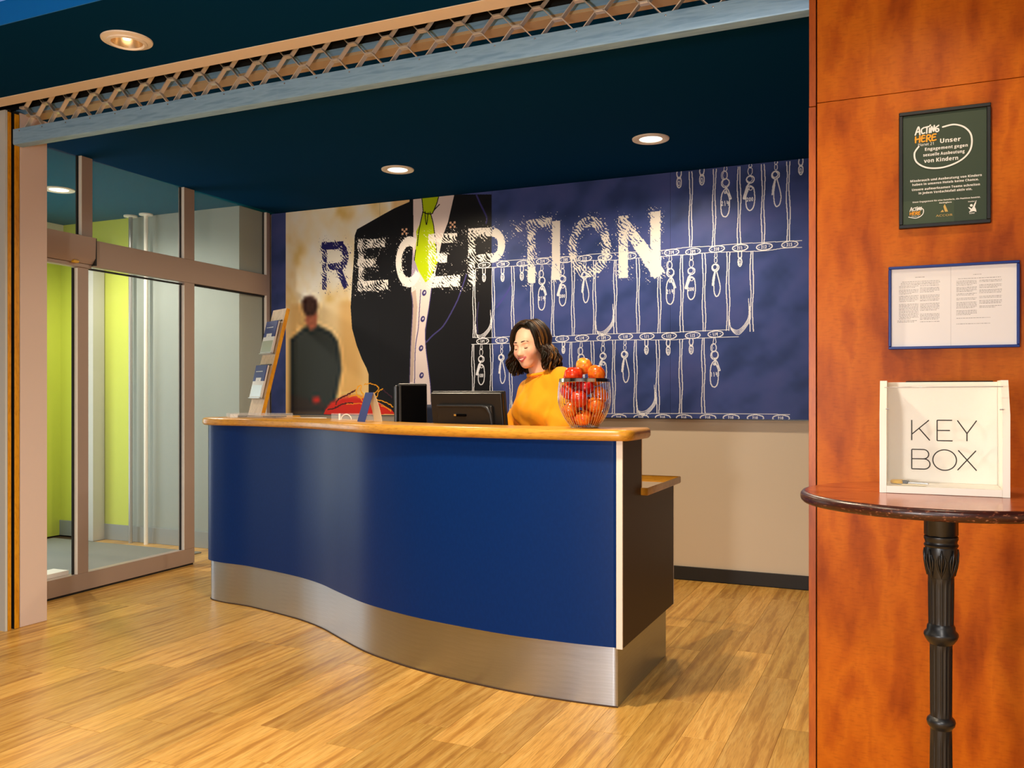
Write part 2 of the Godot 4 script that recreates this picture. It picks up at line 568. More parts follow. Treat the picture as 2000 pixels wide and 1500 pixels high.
func build_shell() -> void:
	var floor_ := struct("floor", bx(Vector3(-9.2, -0.15, -6.7), Vector3(3.4, -0.012, 4.9)), M.floor_joint, "honey coloured oak laminate floor laid in long planks")
	var rng := RandomNumberGenerator.new()
	rng.seed = 5
	var starts := {0: -4.66, 1: -5.14, 2: -4.75, 3: -4.37, 4: -3.717, -2: -3.023, -4: -3.163, -7: -2.877, -10: -2.73, -12: -2.57, -14: -3.157}
	var whole := bx(Vector3(-0.0882, -0.012, -0.6393), Vector3(0.0882, 0, 0.6393), 0.0009).mesh()
	for k in range(-32, 12):
		var x := -1.177 + 0.177 * (k + 0.5)
		var z0 := -6.4
		var z1 := -1.5
		if x < -5.3:
			z0 = -6.0
			z1 = -4.95
		var z: float = starts.get(k, -4.0 + rng.randf() * 1.28)
		while z > z0:
			z -= 1.28
		while z < z1:
			var a := maxf(z, z0)
			var b := minf(z + 1.28, z1)
			var full := b - a > 1.279
			var o := put("plank", whole if full else bx(Vector3(-0.0882, -0.012, -(b - a) / 2 + 0.0007), Vector3(0.0882, 0, (b - a) / 2 - 0.0007), 0.0009), M["oak_plank_%d" % (rng.randi() % 10)], floor_, Vector3(x, 0, (a + b) / 2))
			if rng.randf() < 0.5:
				o.rotation.y = PI
			z += 1.28
	struct("floor", bx(Vector3(-9.2, -0.012, -1.499), Vector3(3.4, 0, 4.9)), M.oak_plank_0, "oak laminate floor of the front room behind the viewer")
	struct("floor", bx(Vector3(-9.2, -0.012, -4.949), Vector3(-5.32, 0, -3.4)), M.vestibule_tile, "pale stone floor of the entrance lobby beyond the glass")
	# ceilings
	struct("ceiling", bx(Vector3(-5.2, 2.98, -6.7), Vector3(1.4, 3.12, -3.63)), M.teal_ceiling, "dark petrol blue ceiling over the reception desk")
	struct("ceiling", bx(Vector3(-7.6, 2.98, -6.7), Vector3(-5.2, 3.12, -3.4)), M.lobby_ceiling_lit, "petrol blue lobby ceiling beyond the glass, its stronger light put into the colour")
	struct("ceiling", holed(Vector3(-9.2, 2.97, -3.262), Vector3(3.4, 3.07, -2.625), [Vector2(-3.257, -2.966), Vector2(-1.6, -2.966), Vector2(0.06, -2.75)]), M.teal_ceiling, "dark petrol blue ceiling strip in front of the shutter")
	struct("trim_1", bx(Vector3(-9.2, 2.97, -2.625), Vector3(3.4, 3.074, -2.621)), M.lit_step_blue, "blue upright edge where the ceiling steps up, its lit brightness put into the colour")
	struct("ceiling", holed(Vector3(-9.2, 3.07, -2.606), Vector3(3.4, 3.2, 4.9), [Vector2(-3.9, -1.2), Vector2(-1.6, -1.2), Vector2(0.3, 1.2)]), M.dark_ceiling, "dark upper ceiling of the front room")
	struct("trim_2", bx(Vector3(-4.9, 2.966, -3.36), Vector3(1.4, 2.99, -3.262), 0.002), M.cream_trim, "cream metal strip along the front of the shutter slot")
	struct("trim_3", bx(Vector3(-4.9, 2.974, -3.64), Vector3(1.4, 2.99, -3.552), 0.002), M.tan_trim, "cream metal strip along the rear of the shutter slot")
	struct("trim_4", bx(Vector3(-4.9, 2.985, -3.57), Vector3(1.4, 3.022, -3.553)), M.galvanised_steel, "galvanised angle inside the shutter slot")
	var pocket := Mb.new()
	pocket.box(Vector3(-2.9, 3.2, -3.585), Vector3(9.0, 0.36, 0.03)).box(Vector3(-2.9, 3.2, -3.34), Vector3(9.0, 0.42, 0.03)).box(Vector3(-2.9, 3.38, -3.46), Vector3(9.0, 0.04, 0.30))
	struct("ceiling", pocket, M.black_void, "black pocket above the ceiling that takes the shutter")
	# walls of the reception
	struct("wall_back", bx(Vector3(-5.36, 0, -6.62), Vector3(1.4, 2.99, -6.42)), M.wall_paint, "warm white wall below and behind the mural")
	struct("baseboard_back", bx(Vector3(-5.24, 0, -6.42), Vector3(1.25, 0.097, -6.405), 0.003), M.dark_base, "black skirting board along the back wall")
	struct("wall_side", bx(Vector3(1.25, 0, -6.62), Vector3(1.4, 2.99, -3.4)), M.dark_wall, "dark side wall of the reception hidden behind the wooden wall")
	# entrance lobby beyond the glass
	struct("wall_lobby", bx(Vector3(-6.52, 0, -6.4), Vector3(-5.27, 2.985, -6.0)), M.pale_wall, "pale grey wall of the lobby beyond the glass")
	struct("wall_lime", bx(Vector3(-7.6, 0, -6.4), Vector3(-6.52, 2.985, -6.0)), M.lime_paint, "lime green wall of the lobby beyond the glass")
	var wl := bx(Vector3(-7.6, 0, -6.0), Vector3(-7.46, 2.985, -5.3))
	wl.box(Vector3(-7.53, 2.64, -4.4), Vector3(0.14, 0.69, 1.8)).box(Vector3(-7.53, 1.15, -3.6), Vector3(0.14, 2.3, 0.2))
	struct("wall_left", wl, M.lime_paint, "lime green wall on the far left of the lobby")
	struct("wall_bulkhead", bx(Vector3(-7.47, 2.76, -6.0), Vector3(-7.42, 2.985, -3.5)), M.white_gloss, "white bulkhead under the lobby ceiling")
	struct("added_door_2", bx(Vector3(-7.54, 0, -5.3), Vector3(-7.53, 2.3, -3.7)), M.clear_pane, "glazed street door added for the lobby fill light")  # unseen door added as the opening for the lobby fill light
	struct("baseboard_lobby", bx(Vector3(-7.46, 0, -6.0), Vector3(-5.27, 0.145, -5.985), 0.003), M.base_grey, "grey skirting board along the lobby walls")
	struct("reflection_pier", bx(Vector3(-6.98, 0, -5.985), Vector3(-6.86, 2.66, -5.86)), M.grey_paint, "slim grey upright added for a reflection in the glass before the lime green wall")  # added upright that stands in for a grey reflection in the door pane
	# front room round the viewer
	struct("wall_front", bx(Vector3(-9.2, 0, -3.56), Vector3(-4.92, 2.975, -3.419)).box(Vector3(-4.81, 1.4875, -3.426), Vector3(0.22, 2.975, 0.014)), M.grey_paint, "light grey wall left of the shutter opening")
	struct("wall_west", bx(Vector3(-9.2, 0, -3.42), Vector3(-9.0, 3.1, 4.9)), M.wall_paint, "left wall of the front room outside the picture")
	struct("wall_east", bx(Vector3(3.2, 0, -3.5), Vector3(3.4, 3.1, 4.9)), M.wall_paint, "right wall of the front room outside the picture")
	var rear := Mb.new()
	rear.box(Vector3(-2.9, 0.35, 4.8), Vector3(12.6, 0.7, 0.2)).box(Vector3(-2.9, 2.95, 4.8), Vector3(12.6, 0.3, 0.2)).box(Vector3(-6.9, 1.75, 4.8), Vector3(4.6, 2.1, 0.2)).box(Vector3(2.4, 1.75, 4.8), Vector3(2.0, 2.1, 0.2))
	struct("wall_rear", rear, M.wall_paint, "rear wall of the front room with a wide window opening")
	struct("window_2", bx(Vector3(-4.6, 0.7, 4.78), Vector3(1.4, 2.8, 4.79)), M.clear_pane, "wide window pane in the rear wall behind the viewer")
	# wooden wall on the right
	var w := struct("wall_right", bx(Vector3(-0.29, 0, -3.42), Vector3(3.3, 2.99, -3.322)), M.black_void, "orange cherry veneered wall on the right")
	put("panel", bx(Vector3(-0.2962, 0, -3.322), Vector3(3.2, 2.3815, -3.3), 0.0012), M.cherry_panel, w)
	put("panel", bx(Vector3(-0.2962, 2.3832, -3.322), Vector3(3.2, 2.985, -3.3), 0.0012), M.cherry_panel, w)
	put("edge_strip", bx(Vector3(-0.3245, 0, -3.41), Vector3(-0.3005, 2.371, -3.302), 0.0012), M.cherry_edge, w)
	put("edge_strip", bx(Vector3(-0.3235, 2.3745, -3.41), Vector3(-0.3005, 2.985, -3.302), 0.0012), M.cherry_edge, w)
	# jamb on the left
	struct("column", bx(Vector3(-5.16, 0, -3.69), Vector3(-4.70, 2.985, -3.512), 0.003), M.beige_column, "beige square column at the left end of the shutter")
	var j := struct("trim_5", bx(Vector3(-4.9, 0, -3.512), Vector3(-4.735, 2.985, -3.434)).box(Vector3(-4.72, 1.4925, -3.446), Vector3(0.031, 2.985, 0.02)).box(Vector3(-4.72, 1.4925, -3.4925), Vector3(0.031, 2.985, 0.029)), M.black_void, "black shutter guide channel on the left jamb")
	put("jamb_strip", bx(Vector3(-4.704, 0, -3.457), Vector3(-4.698, 2.97, -3.435), 0.0025), M.amber_edge, j)
	put("jamb_strip", bx(Vector3(-4.704, 0, -3.508), Vector3(-4.698, 2.97, -3.477), 0.0025), M.amber_edge, j)

# glass partition; its frame runs from the front (s = 0) towards the back wall, outer face at x = 0
func gl(s0: float, s1: float, y0: float, y1: float, x0: float, x1: float, bev := 0.002) -> Mb:
	return bx(Vector3(x0, y0, -s1), Vector3(x1, y1, -s0), bev)

func build_partition() -> void:
	var w := Node3D.new()
	w.name = "window_1"
	add_child(w)
	w.position = Vector3(-5.13, 0, -4.0)
	w.rotation.y = atan2(0.11, 2.42)
	tag(w, "bronze framed glass partition between reception and lobby", "", "", "structure")
	put("post", gl(0.304, 0.395, 2.42, 2.98, -0.06, 0), M.bronze_frame, w)
	put("post", gl(1.40 - 0.115, 1.40, 2.42, 2.98, -0.06, 0), M.bronze_frame, w)
	put("post", gl(2.32, 2.366, 0.0, 2.98, -0.06, 0), M.bronze_frame, w)
	put("transom", gl(0.38, 2.32, 2.236, 2.42, -0.06, 0.0), M.bronze_frame, w)
	for s: Array in [[0.304, 2.42, 2.98], [1.285, 2.42, 2.98], [2.32, 2.42, 2.98], [2.32, 0.0, 2.236]]:
		put("bright_edge", gl(s[0] - 0.004, s[0], s[1], s[2], -0.03, -0.001, 0.0), M.bright_edge, w)
		put("gasket", gl(s[0] - 0.022, s[0] - 0.004, s[1], s[2], -0.034, -0.026, 0.0), M.black_rubber, w)
	put("gasket", gl(1.40, 2.32, 2.22, 2.236, -0.034, -0.02, 0.0), M.black_rubber, w)
	put("pane", gl(-0.3, 0.30, 2.42, 2.98, -0.033, -0.027, 0.0), M.clear_pane, w)
	put("pane", gl(0.395, 1.285, 2.42, 2.98, -0.033, -0.027, 0.0), M.clear_pane, w)
	put("pane", gl(1.40, 2.32, 2.42, 2.98, -0.033, -0.027, 0.0), M.clear_pane, w)
	put("pane", gl(1.40, 2.32, 0.0, 2.236, -0.033, -0.027, 0.0), M.clear_pane, w)
	var d := Node3D.new()
	d.name = "door_1"
	add_child(d)
	d.transform = w.transform
	tag(d, "sliding glass door leaf in a bronze frame left of the desk", "", "", "structure")
	put("bottom_rail", gl(-0.32, 1.40, 0.014, 0.132, -0.06, 0.0), M.bronze_frame, d)
	put("stile", gl(0.27, 0.36, 0.132, 2.218, -0.06, 0.0), M.bronze_frame, d)
	put("stile", gl(1.287, 1.40, 0.132, 2.236, -0.06, 0.0), M.bronze_frame, d)
	put("pane", gl(0.36, 1.287, 0.132, 2.225, -0.033, -0.027, 0.0), M.clear_pane, d)
	put("gasket", gl(0.36, 1.287, 2.212, 2.225, -0.034, -0.02, 0.0), M.black_rubber, d)
	for s: float in [0.27, 1.287]:
		put("bright_edge", gl(s - 0.005, s, 0.132, 2.21, -0.03, -0.001, 0.0), M.bright_edge, d)
		put("gasket", gl(s - 0.022, s - 0.005, 0.132, 2.21, -0.034, -0.026, 0.0), M.black_rubber, d)
	put("floor_seal", gl(-0.32, 1.39, 0.0, 0.014, -0.05, -0.006, 0.0), M.black_rubber, d)
	put("threshold", gl(-0.32, 0.25, 0.132, 0.16, -0.2, -0.06, 0.0), M.bright_edge, d)
	var op := thing("door_operator", "bronze sliding door operator box above the lobby opening", "door opener")
	op.transform = w.transform
	var prof := PackedVector2Array([Vector2(-0.06, 2.245), Vector2(0.02, 2.245), Vector2(0.05, 2.285), Vector2(0.055, 2.425), Vector2(-0.06, 2.425)])
	put("cover", Mb.new().extrude(prof, Transform3D(Basis.IDENTITY, Vector3(0, 0, 0.2)), 0.573), M.bronze_frame, op)
	put("track", gl(-0.2, 0.375, 2.218, 2.243, -0.05, 0.012), M.bronze_frame, op)
	put("end_cap", gl(0.373, 0.386, 2.236, 2.425, -0.05, 0.05), M.black_rubber, op)
	put("sensor", gl(0.2, 0.25, 2.238, 2.258, 0.01, 0.04, 0.006), M.brass_yellow, op)
	for k in 2:
		var at := Vector3([-6.466, -6.277][k], 0, -5.93)
		var p := thing("floor_to_ceiling_pole", ["greyish slim pole beside the lime green wall edge", "brighter white slim pole against the grey lobby wall"][k], "pole", at, 0.0, "poles in the lobby")
		put("shaft", Mb.new().lathe(PackedVector2Array([Vector2(0.018, 0), Vector2(0.018, 2.98)]), Vector3.ZERO, 16), [M.silver_plastic, M.white_gloss][k], p)
		put("flange", Mb.new().lathe(PackedVector2Array([Vector2(0.0, 2.965), Vector2(0.06, 2.968), Vector2(0.06, 2.98)]), Vector3.ZERO, 20), M.white_gloss, p)
	var m := put("entrance_mat", bx(Vector3(-7.3, 0, -5.8), Vector3(-5.5, 0.012, -4.1), 0.004), M.ribbed_mat)
	tag(m, "grey ribbed entrance mat on the lobby floor", "mat")

func build_lamps() -> void:
	var defs := [
		[Vector3(-1.499, 2.98, -5.5), "round ceiling downlight right of the middle, above the key drawings", "ceiling downlights"],
		[Vector3(-3.373, 2.98, -5.5), "round ceiling downlight above the big suit and tie picture", "ceiling downlights"],
		[Vector3(-6.157, 2.98, -4.937), "round ceiling downlight in the lobby behind the glass", "ceiling downlights"]]
	for d: Array in defs:
		var t := thing("downlight", d[1], "ceiling light", d[0], 0.0, d[2])
		put("ring", Mb.new().lathe(PackedVector2Array([Vector2(0.118, 0), Vector2(0.116, -0.007), Vector2(0.098, -0.011), Vector2(0.09, -0.008), Vector2(0.074, -0.006), Vector2(0.072, -0.001)]), Vector3.ZERO, 40), M.lamp_ring, t)
		put("diffuser", Mb.new().lathe(PackedVector2Array([Vector2(0.072, -0.0035), Vector2(0.0, -0.0045)]), Vector3.ZERO, 32), M.lamp_glow, t)
	for k in 6:
		var at: Vector3 = [Vector3(-3.257, 2.97, -2.966), Vector3(-1.6, 2.97, -2.966), Vector3(0.06, 2.97, -2.75), Vector3(-3.9, 3.07, -1.2), Vector3(-1.6, 3.07, -1.2), Vector3(0.3, 3.07, 1.2)][k]
		var t := thing("reflector_downlight", ["large open downlight with a gold reflector, upper left in the ceiling strip", "open downlight of the ceiling strip above the desk front", "open downlight in front of the wooden wall", "downlight of the upper ceiling on the left", "downlight of the upper ceiling in the middle", "downlight of the upper ceiling on the right"][k], "ceiling light", at, 0.0, "reflector downlights")
		put("ring", Mb.new().lathe(PackedVector2Array([Vector2(0.112, 0), Vector2(0.11, -0.006), Vector2(0.088, -0.011), Vector2(0.086, -0.016), Vector2(0.074, -0.019), Vector2(0.068, -0.012)]), Vector3.ZERO, 48), M.lamp_ring, t)
		put("reflector", Mb.new().lathe(PackedVector2Array([Vector2(0.068, -0.012), Vector2(0.062, 0.02), Vector2(0.05, 0.055), Vector2(0.03, 0.08), Vector2(0.0, 0.088)]), Vector3.ZERO, 40), M.gold_reflector, t)
		put("bulb", Mb.new().lathe(PackedVector2Array([Vector2(0, -0.004), Vector2(0.016, 0.002), Vector2(0.022, 0.02), Vector2(0.016, 0.06)]), Vector3.ZERO, 16), M.bulb_glow, t)

	var f := thing("added_globe_lamp", "white globe lamp added in the front room in place of a softbox", "floor lamp", Vector3(-1.05, 0, 0.8))  # unseen globe lamp added as a body for the softbox key light
	put("base", Mb.new().lathe(PackedVector2Array([Vector2(0, 0.025), Vector2(0.15, 0.02), Vector2(0.16, 0.0), Vector2(0, 0)]), Vector3.ZERO, 32), M.black_plastic, f)
	put("pole", Mb.new().lathe(PackedVector2Array([Vector2(0.012, 0.02), Vector2(0.012, 1.15)]), Vector3.ZERO, 16), M.black_plastic, f)
	var ball := PackedVector2Array()
	for i in 17:
		ball.append(Vector2(sin(PI * i / 16) * 0.18, 1.33 - cos(PI * i / 16) * 0.18))
	put("globe_lamp", Mb.new().lathe(ball, Vector3.ZERO, 32), M.lamp_glow, f)

# ------------------------------------------------------------------ roller shutter
func build_shutter() -> void:
	var t := thing("roller_shutter", "galvanised roller grille rolled up above the reception opening", "roller shutter")
	var pitch := 0.1877
	var x0 := -4.636
	var bar := PackedVector2Array([Vector2(-3.46, 2.873), Vector2(-3.46, 2.792), Vector2(-3.463, 2.786), Vector2(-3.468, 2.784), Vector2(-3.52, 2.784), Vector2(-3.52, 2.873)])
	var fr := Transform3D(Basis(Vector3(0, 0, 1), Vector3(0, 1, 0), Vector3(-1, 0, 0)), Vector3(-4.69, 0, 0))
	put("bottom_bar", Mb.new().extrude(bar, fr, 4.46), M.galvanised_steel, t)
	for i in 24:
		put("bolt", Mb.new().lathe(PackedVector2Array([Vector2(0.0045, 0), Vector2(0.004, 0.002), Vector2(0, 0.003)]), Vector3(x0 + pitch * i, 2.858, -3.46), 8, Basis(Vector3.RIGHT, PI / 2)), M.shiny_bolt, t)
	for row in 3:
		var base := 2.8755 + row * 0.0625
		var line := PackedVector2Array()
		for i in 24:
			var xc := x0 + pitch * i
			var lo := base if row % 2 == 0 else base + 0.056
			var hi := base + 0.056 if row % 2 == 0 else base
			line.append(Vector2(xc - 0.021, lo))
			line.append(Vector2(xc + 0.021, lo))
			line.append(Vector2(xc + pitch * 0.5 - 0.021, hi))
			line.append(Vector2(xc + pitch * 0.5 + 0.021, hi))
		var up := PackedVector2Array()
		var dn := PackedVector2Array()
		for i in line.size():
			var d := (line[mini(i + 1, line.size() - 1)] - line[maxi(i - 1, 0)]).normalized()
			var n := Vector2(-d.y, d.x) * 0.0024
			up.append(line[i] + n)
			dn.append(line[i] - n)
		dn.reverse()
		up.append_array(dn)
		put("grille_strip", Mb.new().extrude(up, Transform3D(Basis.IDENTITY, Vector3(0, 0, -3.474)), 0.026), M.grille_steel, t)
		if row > 0:
			for i in 24:
				var xc := x0 + pitch * (i + (0.5 if row % 2 == 1 else 0.0))
				put("link", Mb.new().box(Vector3(xc, base - 0.0032, -3.487), Vector3(0.034, 0.0085, 0.034), 0.0012), M.grille_steel, t)

# ------------------------------------------------------------------ reception desk
func curve(pts: PackedVector2Array, step := 0.025) -> PackedVector2Array:
	var out := PackedVector2Array()
	for i in pts.size() - 1:
		var p0 := pts[maxi(i - 1, 0)]
		var p3 := pts[mini(i + 2, pts.size() - 1)]
		var n := maxi(1, int(pts[i].distance_to(pts[i + 1]) / step))
		for k in n:
			out.append(pts[i].cubic_interpolate(pts[i + 1], p0, p3, 1.0 * k / n))
	out.append(pts[pts.size() - 1])
	return out

func shifted(c: PackedVector2Array, d: float) -> PackedVector2Array:
	var out := PackedVector2Array()
	for i in c.size():
		var t := (c[mini(i + 1, c.size() - 1)] - c[maxi(i - 1, 0)]).normalized()
		out.append(c[i] + Vector2(-t.y, t.x) * d)
	return out

func sheet(outer: PackedVector2Array, inner: PackedVector2Array, levels: Array) -> Mb:
	var o := outer.duplicate()
	var r := inner.duplicate()
	r.reverse()
	o.append_array(r)
	return Mb.new().slab(o, levels)

func desk_front() -> PackedVector2Array:
	return curve(PackedVector2Array([Vector2(-4.275, -5.2), Vector2(-4.275, -4.8), Vector2(-4.266, -4.64), Vector2(-4.21, -4.525), Vector2(-4.06, -4.478), Vector2(-3.87, -4.462), Vector2(-3.7, -4.425), Vector2(-3.47, -4.362), Vector2(-3.28, -4.30), Vector2(-3.075, -4.205), Vector2(-2.856, -4.07), Vector2(-2.608, -3.925), Vector2(-2.404, -3.838), Vector2(-2.209, -3.772), Vector2(-2.0, -3.722), Vector2(-1.67, -3.668), Vector2(-1.405, -3.656), Vector2(-1.24, -3.660), Vector2(-1.145, -3.668)]))

func build_desk() -> void:
	var t := thing("reception_desk", "wavy blue reception desk with a wooden top and a steel plinth", "reception desk")
	var c := desk_front()
	put("plinth", sheet(c, shifted(c, -0.012), [Vector2(0, 0), Vector2(0.268, 0)]), M.brushed_steel, t)
	put("plinth_end", bx(Vector3(-1.160, 0, -4.502), Vector3(-1.147, 0.262, -3.668)), M.brushed_steel, t)
	put("floor_seal", sheet(shifted(c, 0.004), c, [Vector2(0, 0), Vector2(0.006, 0)]), M.floor_joint, t)
	put("front_panel", sheet(shifted(c, 0.018), c, [Vector2(0.263, 0.0), Vector2(1.153, 0.0)]), M.blue_laminate, t)
	put("riser_back", sheet(shifted(c, -0.25), shifted(c, -0.27), [Vector2(0.92, 0.0), Vector2(1.153, 0.0)]), M.brown_gable, t)
	var g := PackedVector2Array([Vector2(-3.655, 0.262), Vector2(-3.655, 1.153), Vector2(-3.944, 1.153), Vector2(-3.944, 0.89), Vector2(-4.546, 0.89), Vector2(-4.546, 0.262)])
	var fr := Transform3D(Basis(Vector3(0, 0, 1), Vector3(0, 1, 0), Vector3(-1, 0, 0)), Vector3(-1.145, 0, 0))
	put("side_gable", Mb.new().extrude(g, fr, 0.027), M.brown_gable, t)
	put("edge_band", bx(Vector3(-1.146, 0.258, -3.655), Vector3(-1.117, 1.153, -3.646), 0.002), M.white_edging, t)
	put("edge_band", bx(Vector3(-1.145, 0.925, -3.948), Vector3(-1.117, 1.153, -3.944)), M.amber_edge, t)
	put("edge_band", bx(Vector3(-1.145, 0.262, -4.55), Vector3(-1.117, 0.89, -4.546)), M.cream_trim, t)
	# wooden top, deeper at the left end
	var o := shifted(c, 0.055)
	var top := PackedVector2Array()
	for p in o:
		if p.x < -1.16:
			top.append(p)
	for p: Vector2 in [Vector2(-1.13, -3.612), Vector2(-1.098, -3.62), Vector2(-1.078, -3.645), Vector2(-1.072, -3.69), Vector2(-1.072, -3.93), Vector2(-1.08, -3.962), Vector2(-1.105, -3.975)]:
		top.append(p)
	var inner := shifted(c, -0.30)
	inner.reverse()
	for p in inner:
		if p.x < -1.13 and p.x > -3.62 and p.y > -4.75:
			top.append(p)
	for p: Vector2 in [Vector2(-3.8, -4.79), Vector2(-3.93, -4.87), Vector2(-3.99, -5.0), Vector2(-4.0, -5.2)]:
		top.append(p)
	put("countertop", Mb.new().slab(top, [Vector2(1.152, 0.016), Vector2(1.156, 0.007), Vector2(1.164, 0.001), Vector2(1.176, 0.0), Vector2(1.188, 0.001), Vector2(1.196, 0.007), Vector2(1.2, 0.016)]), M.maple_top, t)
	# lower work surface behind the riser
	var ws := PackedVector2Array([Vector2(-1.085, -3.93), Vector2(-1.085, -4.57), Vector2(-1.42, -4.57), Vector2(-1.5, -4.4), Vector2(-1.6, -4.24)])
	var back := shifted(c, -0.56)
	back.reverse()
	for p in back:
		if p.x < -1.62 and p.x > -3.85 and p.y > -5.1:
			ws.append(p)
	var near := shifted(c, -0.272)
	for p in near:
		if p.x > -3.8 and p.x < -1.13 and p.y > -4.8:
			ws.append(p)
	put("work_surface", Mb.new().slab(ws, [Vector2(0.89, 0.004), Vector2(0.894, 0.0), Vector2(0.921, 0.0), Vector2(0.925, 0.004)]), M.maple_top, t)

# ------------------------------------------------------------------ mural print (426.67 pixels to the metre)
var im: Image

func fill(poly: PackedVector2Array, c: Color, target: Image = null, k := 1.0, off := Vector2.ZERO) -> void:
	var t := im if target == null else target
	var lo := INF
	var hi := -INF
	var q := PackedVector2Array()
	for p in poly:
		var w := (p - off) * k
		q.append(w)
		lo = minf(lo, w.y)
		hi = maxf(hi, w.y)
	for y in range(maxi(0, int(lo)), mini(t.get_height() - 1, int(hi)) + 1):
		var xs: Array[float] = []
		var yc := y + 0.5
		for i in q.size():
			var a := q[i]
			var b := q[(i + 1) % q.size()]
			if (a.y <= yc) != (b.y <= yc):
				xs.append(a.x + (yc - a.y) / (b.y - a.y) * (b.x - a.x))
		xs.sort()
		for i in range(0, xs.size() - 1, 2):
			var x0 := int(round(xs[i]))
			var x1 := int(round(xs[i + 1]))
			if x1 > x0:
				t.fill_rect(Rect2i(x0, y, x1 - x0, 1), c)

func stroke(pts: PackedVector2Array, w: float, c: Color, jag := 0.0, seed_ := 1) -> void:
	var rng := RandomNumberGenerator.new()
	rng.seed = seed_
	var wi := maxi(1, int(round(w)))
	var j := Vector2.ZERO
	for i in pts.size() - 1:
		var n := maxi(1, int(pts[i].distance_to(pts[i + 1])))
		for k in n + 1:
			if jag > 0.0 and k % 9 == 0:
				j = Vector2(rng.randf_range(-jag, jag), rng.randf_range(-jag, jag))
			var p := pts[i].lerp(pts[i + 1], 1.0 * k / n) + j
			im.fill_rect(Rect2i(int(p.x - w * 0.5 + 0.5), int(p.y - w * 0.5 + 0.5), wi, wi), c)

func soft(pts: PackedVector2Array) -> PackedVector2Array:
	return curve(pts, 4.0)

func oval(c: Vector2, rx: float, ry: float, tilt := 0.0) -> PackedVector2Array:
	var o := PackedVector2Array()
	for i in 33:
		var a := TAU * i / 32
		o.append(c + Vector2(cos(a) * rx, sin(a) * ry).rotated(tilt))
	return o

const DIGIT := {
	"0": [[0.5, 0.0], [0.1, 0.3], [0.1, 0.7], [0.5, 1.0], [0.9, 0.6], [0.8, 0.2], [0.5, 0.0]], "1": [[0.4, 0.0], [0.5, 1.0]],
	"2": [[0.1, 0.2], [0.5, 0.0], [0.8, 0.3], [0.1, 1.0], [0.9, 0.9]], "3": [[0.1, 0.0], [0.8, 0.2], [0.4, 0.45], [0.9, 0.7], [0.1, 1.0]],
	"4": [[0.2, 0.0], [0.1, 0.6], [0.9, 0.5], [0.7, 0.1], [0.8, 1.0]], "5": [[0.9, 0.0], [0.2, 0.1], [0.2, 0.4], [0.8, 0.5], [0.7, 0.9], [0.1, 1.0]],
	"8": [[0.5, 0.45], [0.15, 0.2], [0.5, 0.0], [0.85, 0.2], [0.5, 0.45], [0.1, 0.75], [0.5, 1.0], [0.9, 0.75], [0.5, 0.45]],
	"9": [[0.9, 0.2], [0.4, 0.0], [0.2, 0.4], [0.8, 0.4], [0.9, 0.1], [0.8, 1.0]]}

func number(s: String, c: Vector2, h: float, col: Color) -> void:
	var w := h * 0.62
	for i in s.length():
		var pts := PackedVector2Array()
		for q: Array in DIGIT[s[i]]:
			pts.append(c + Vector2((i - s.length() * 0.5) * w + q[0] * w * 0.72, (q[1] - 0.5) * h))
		stroke(pts, 2, col)

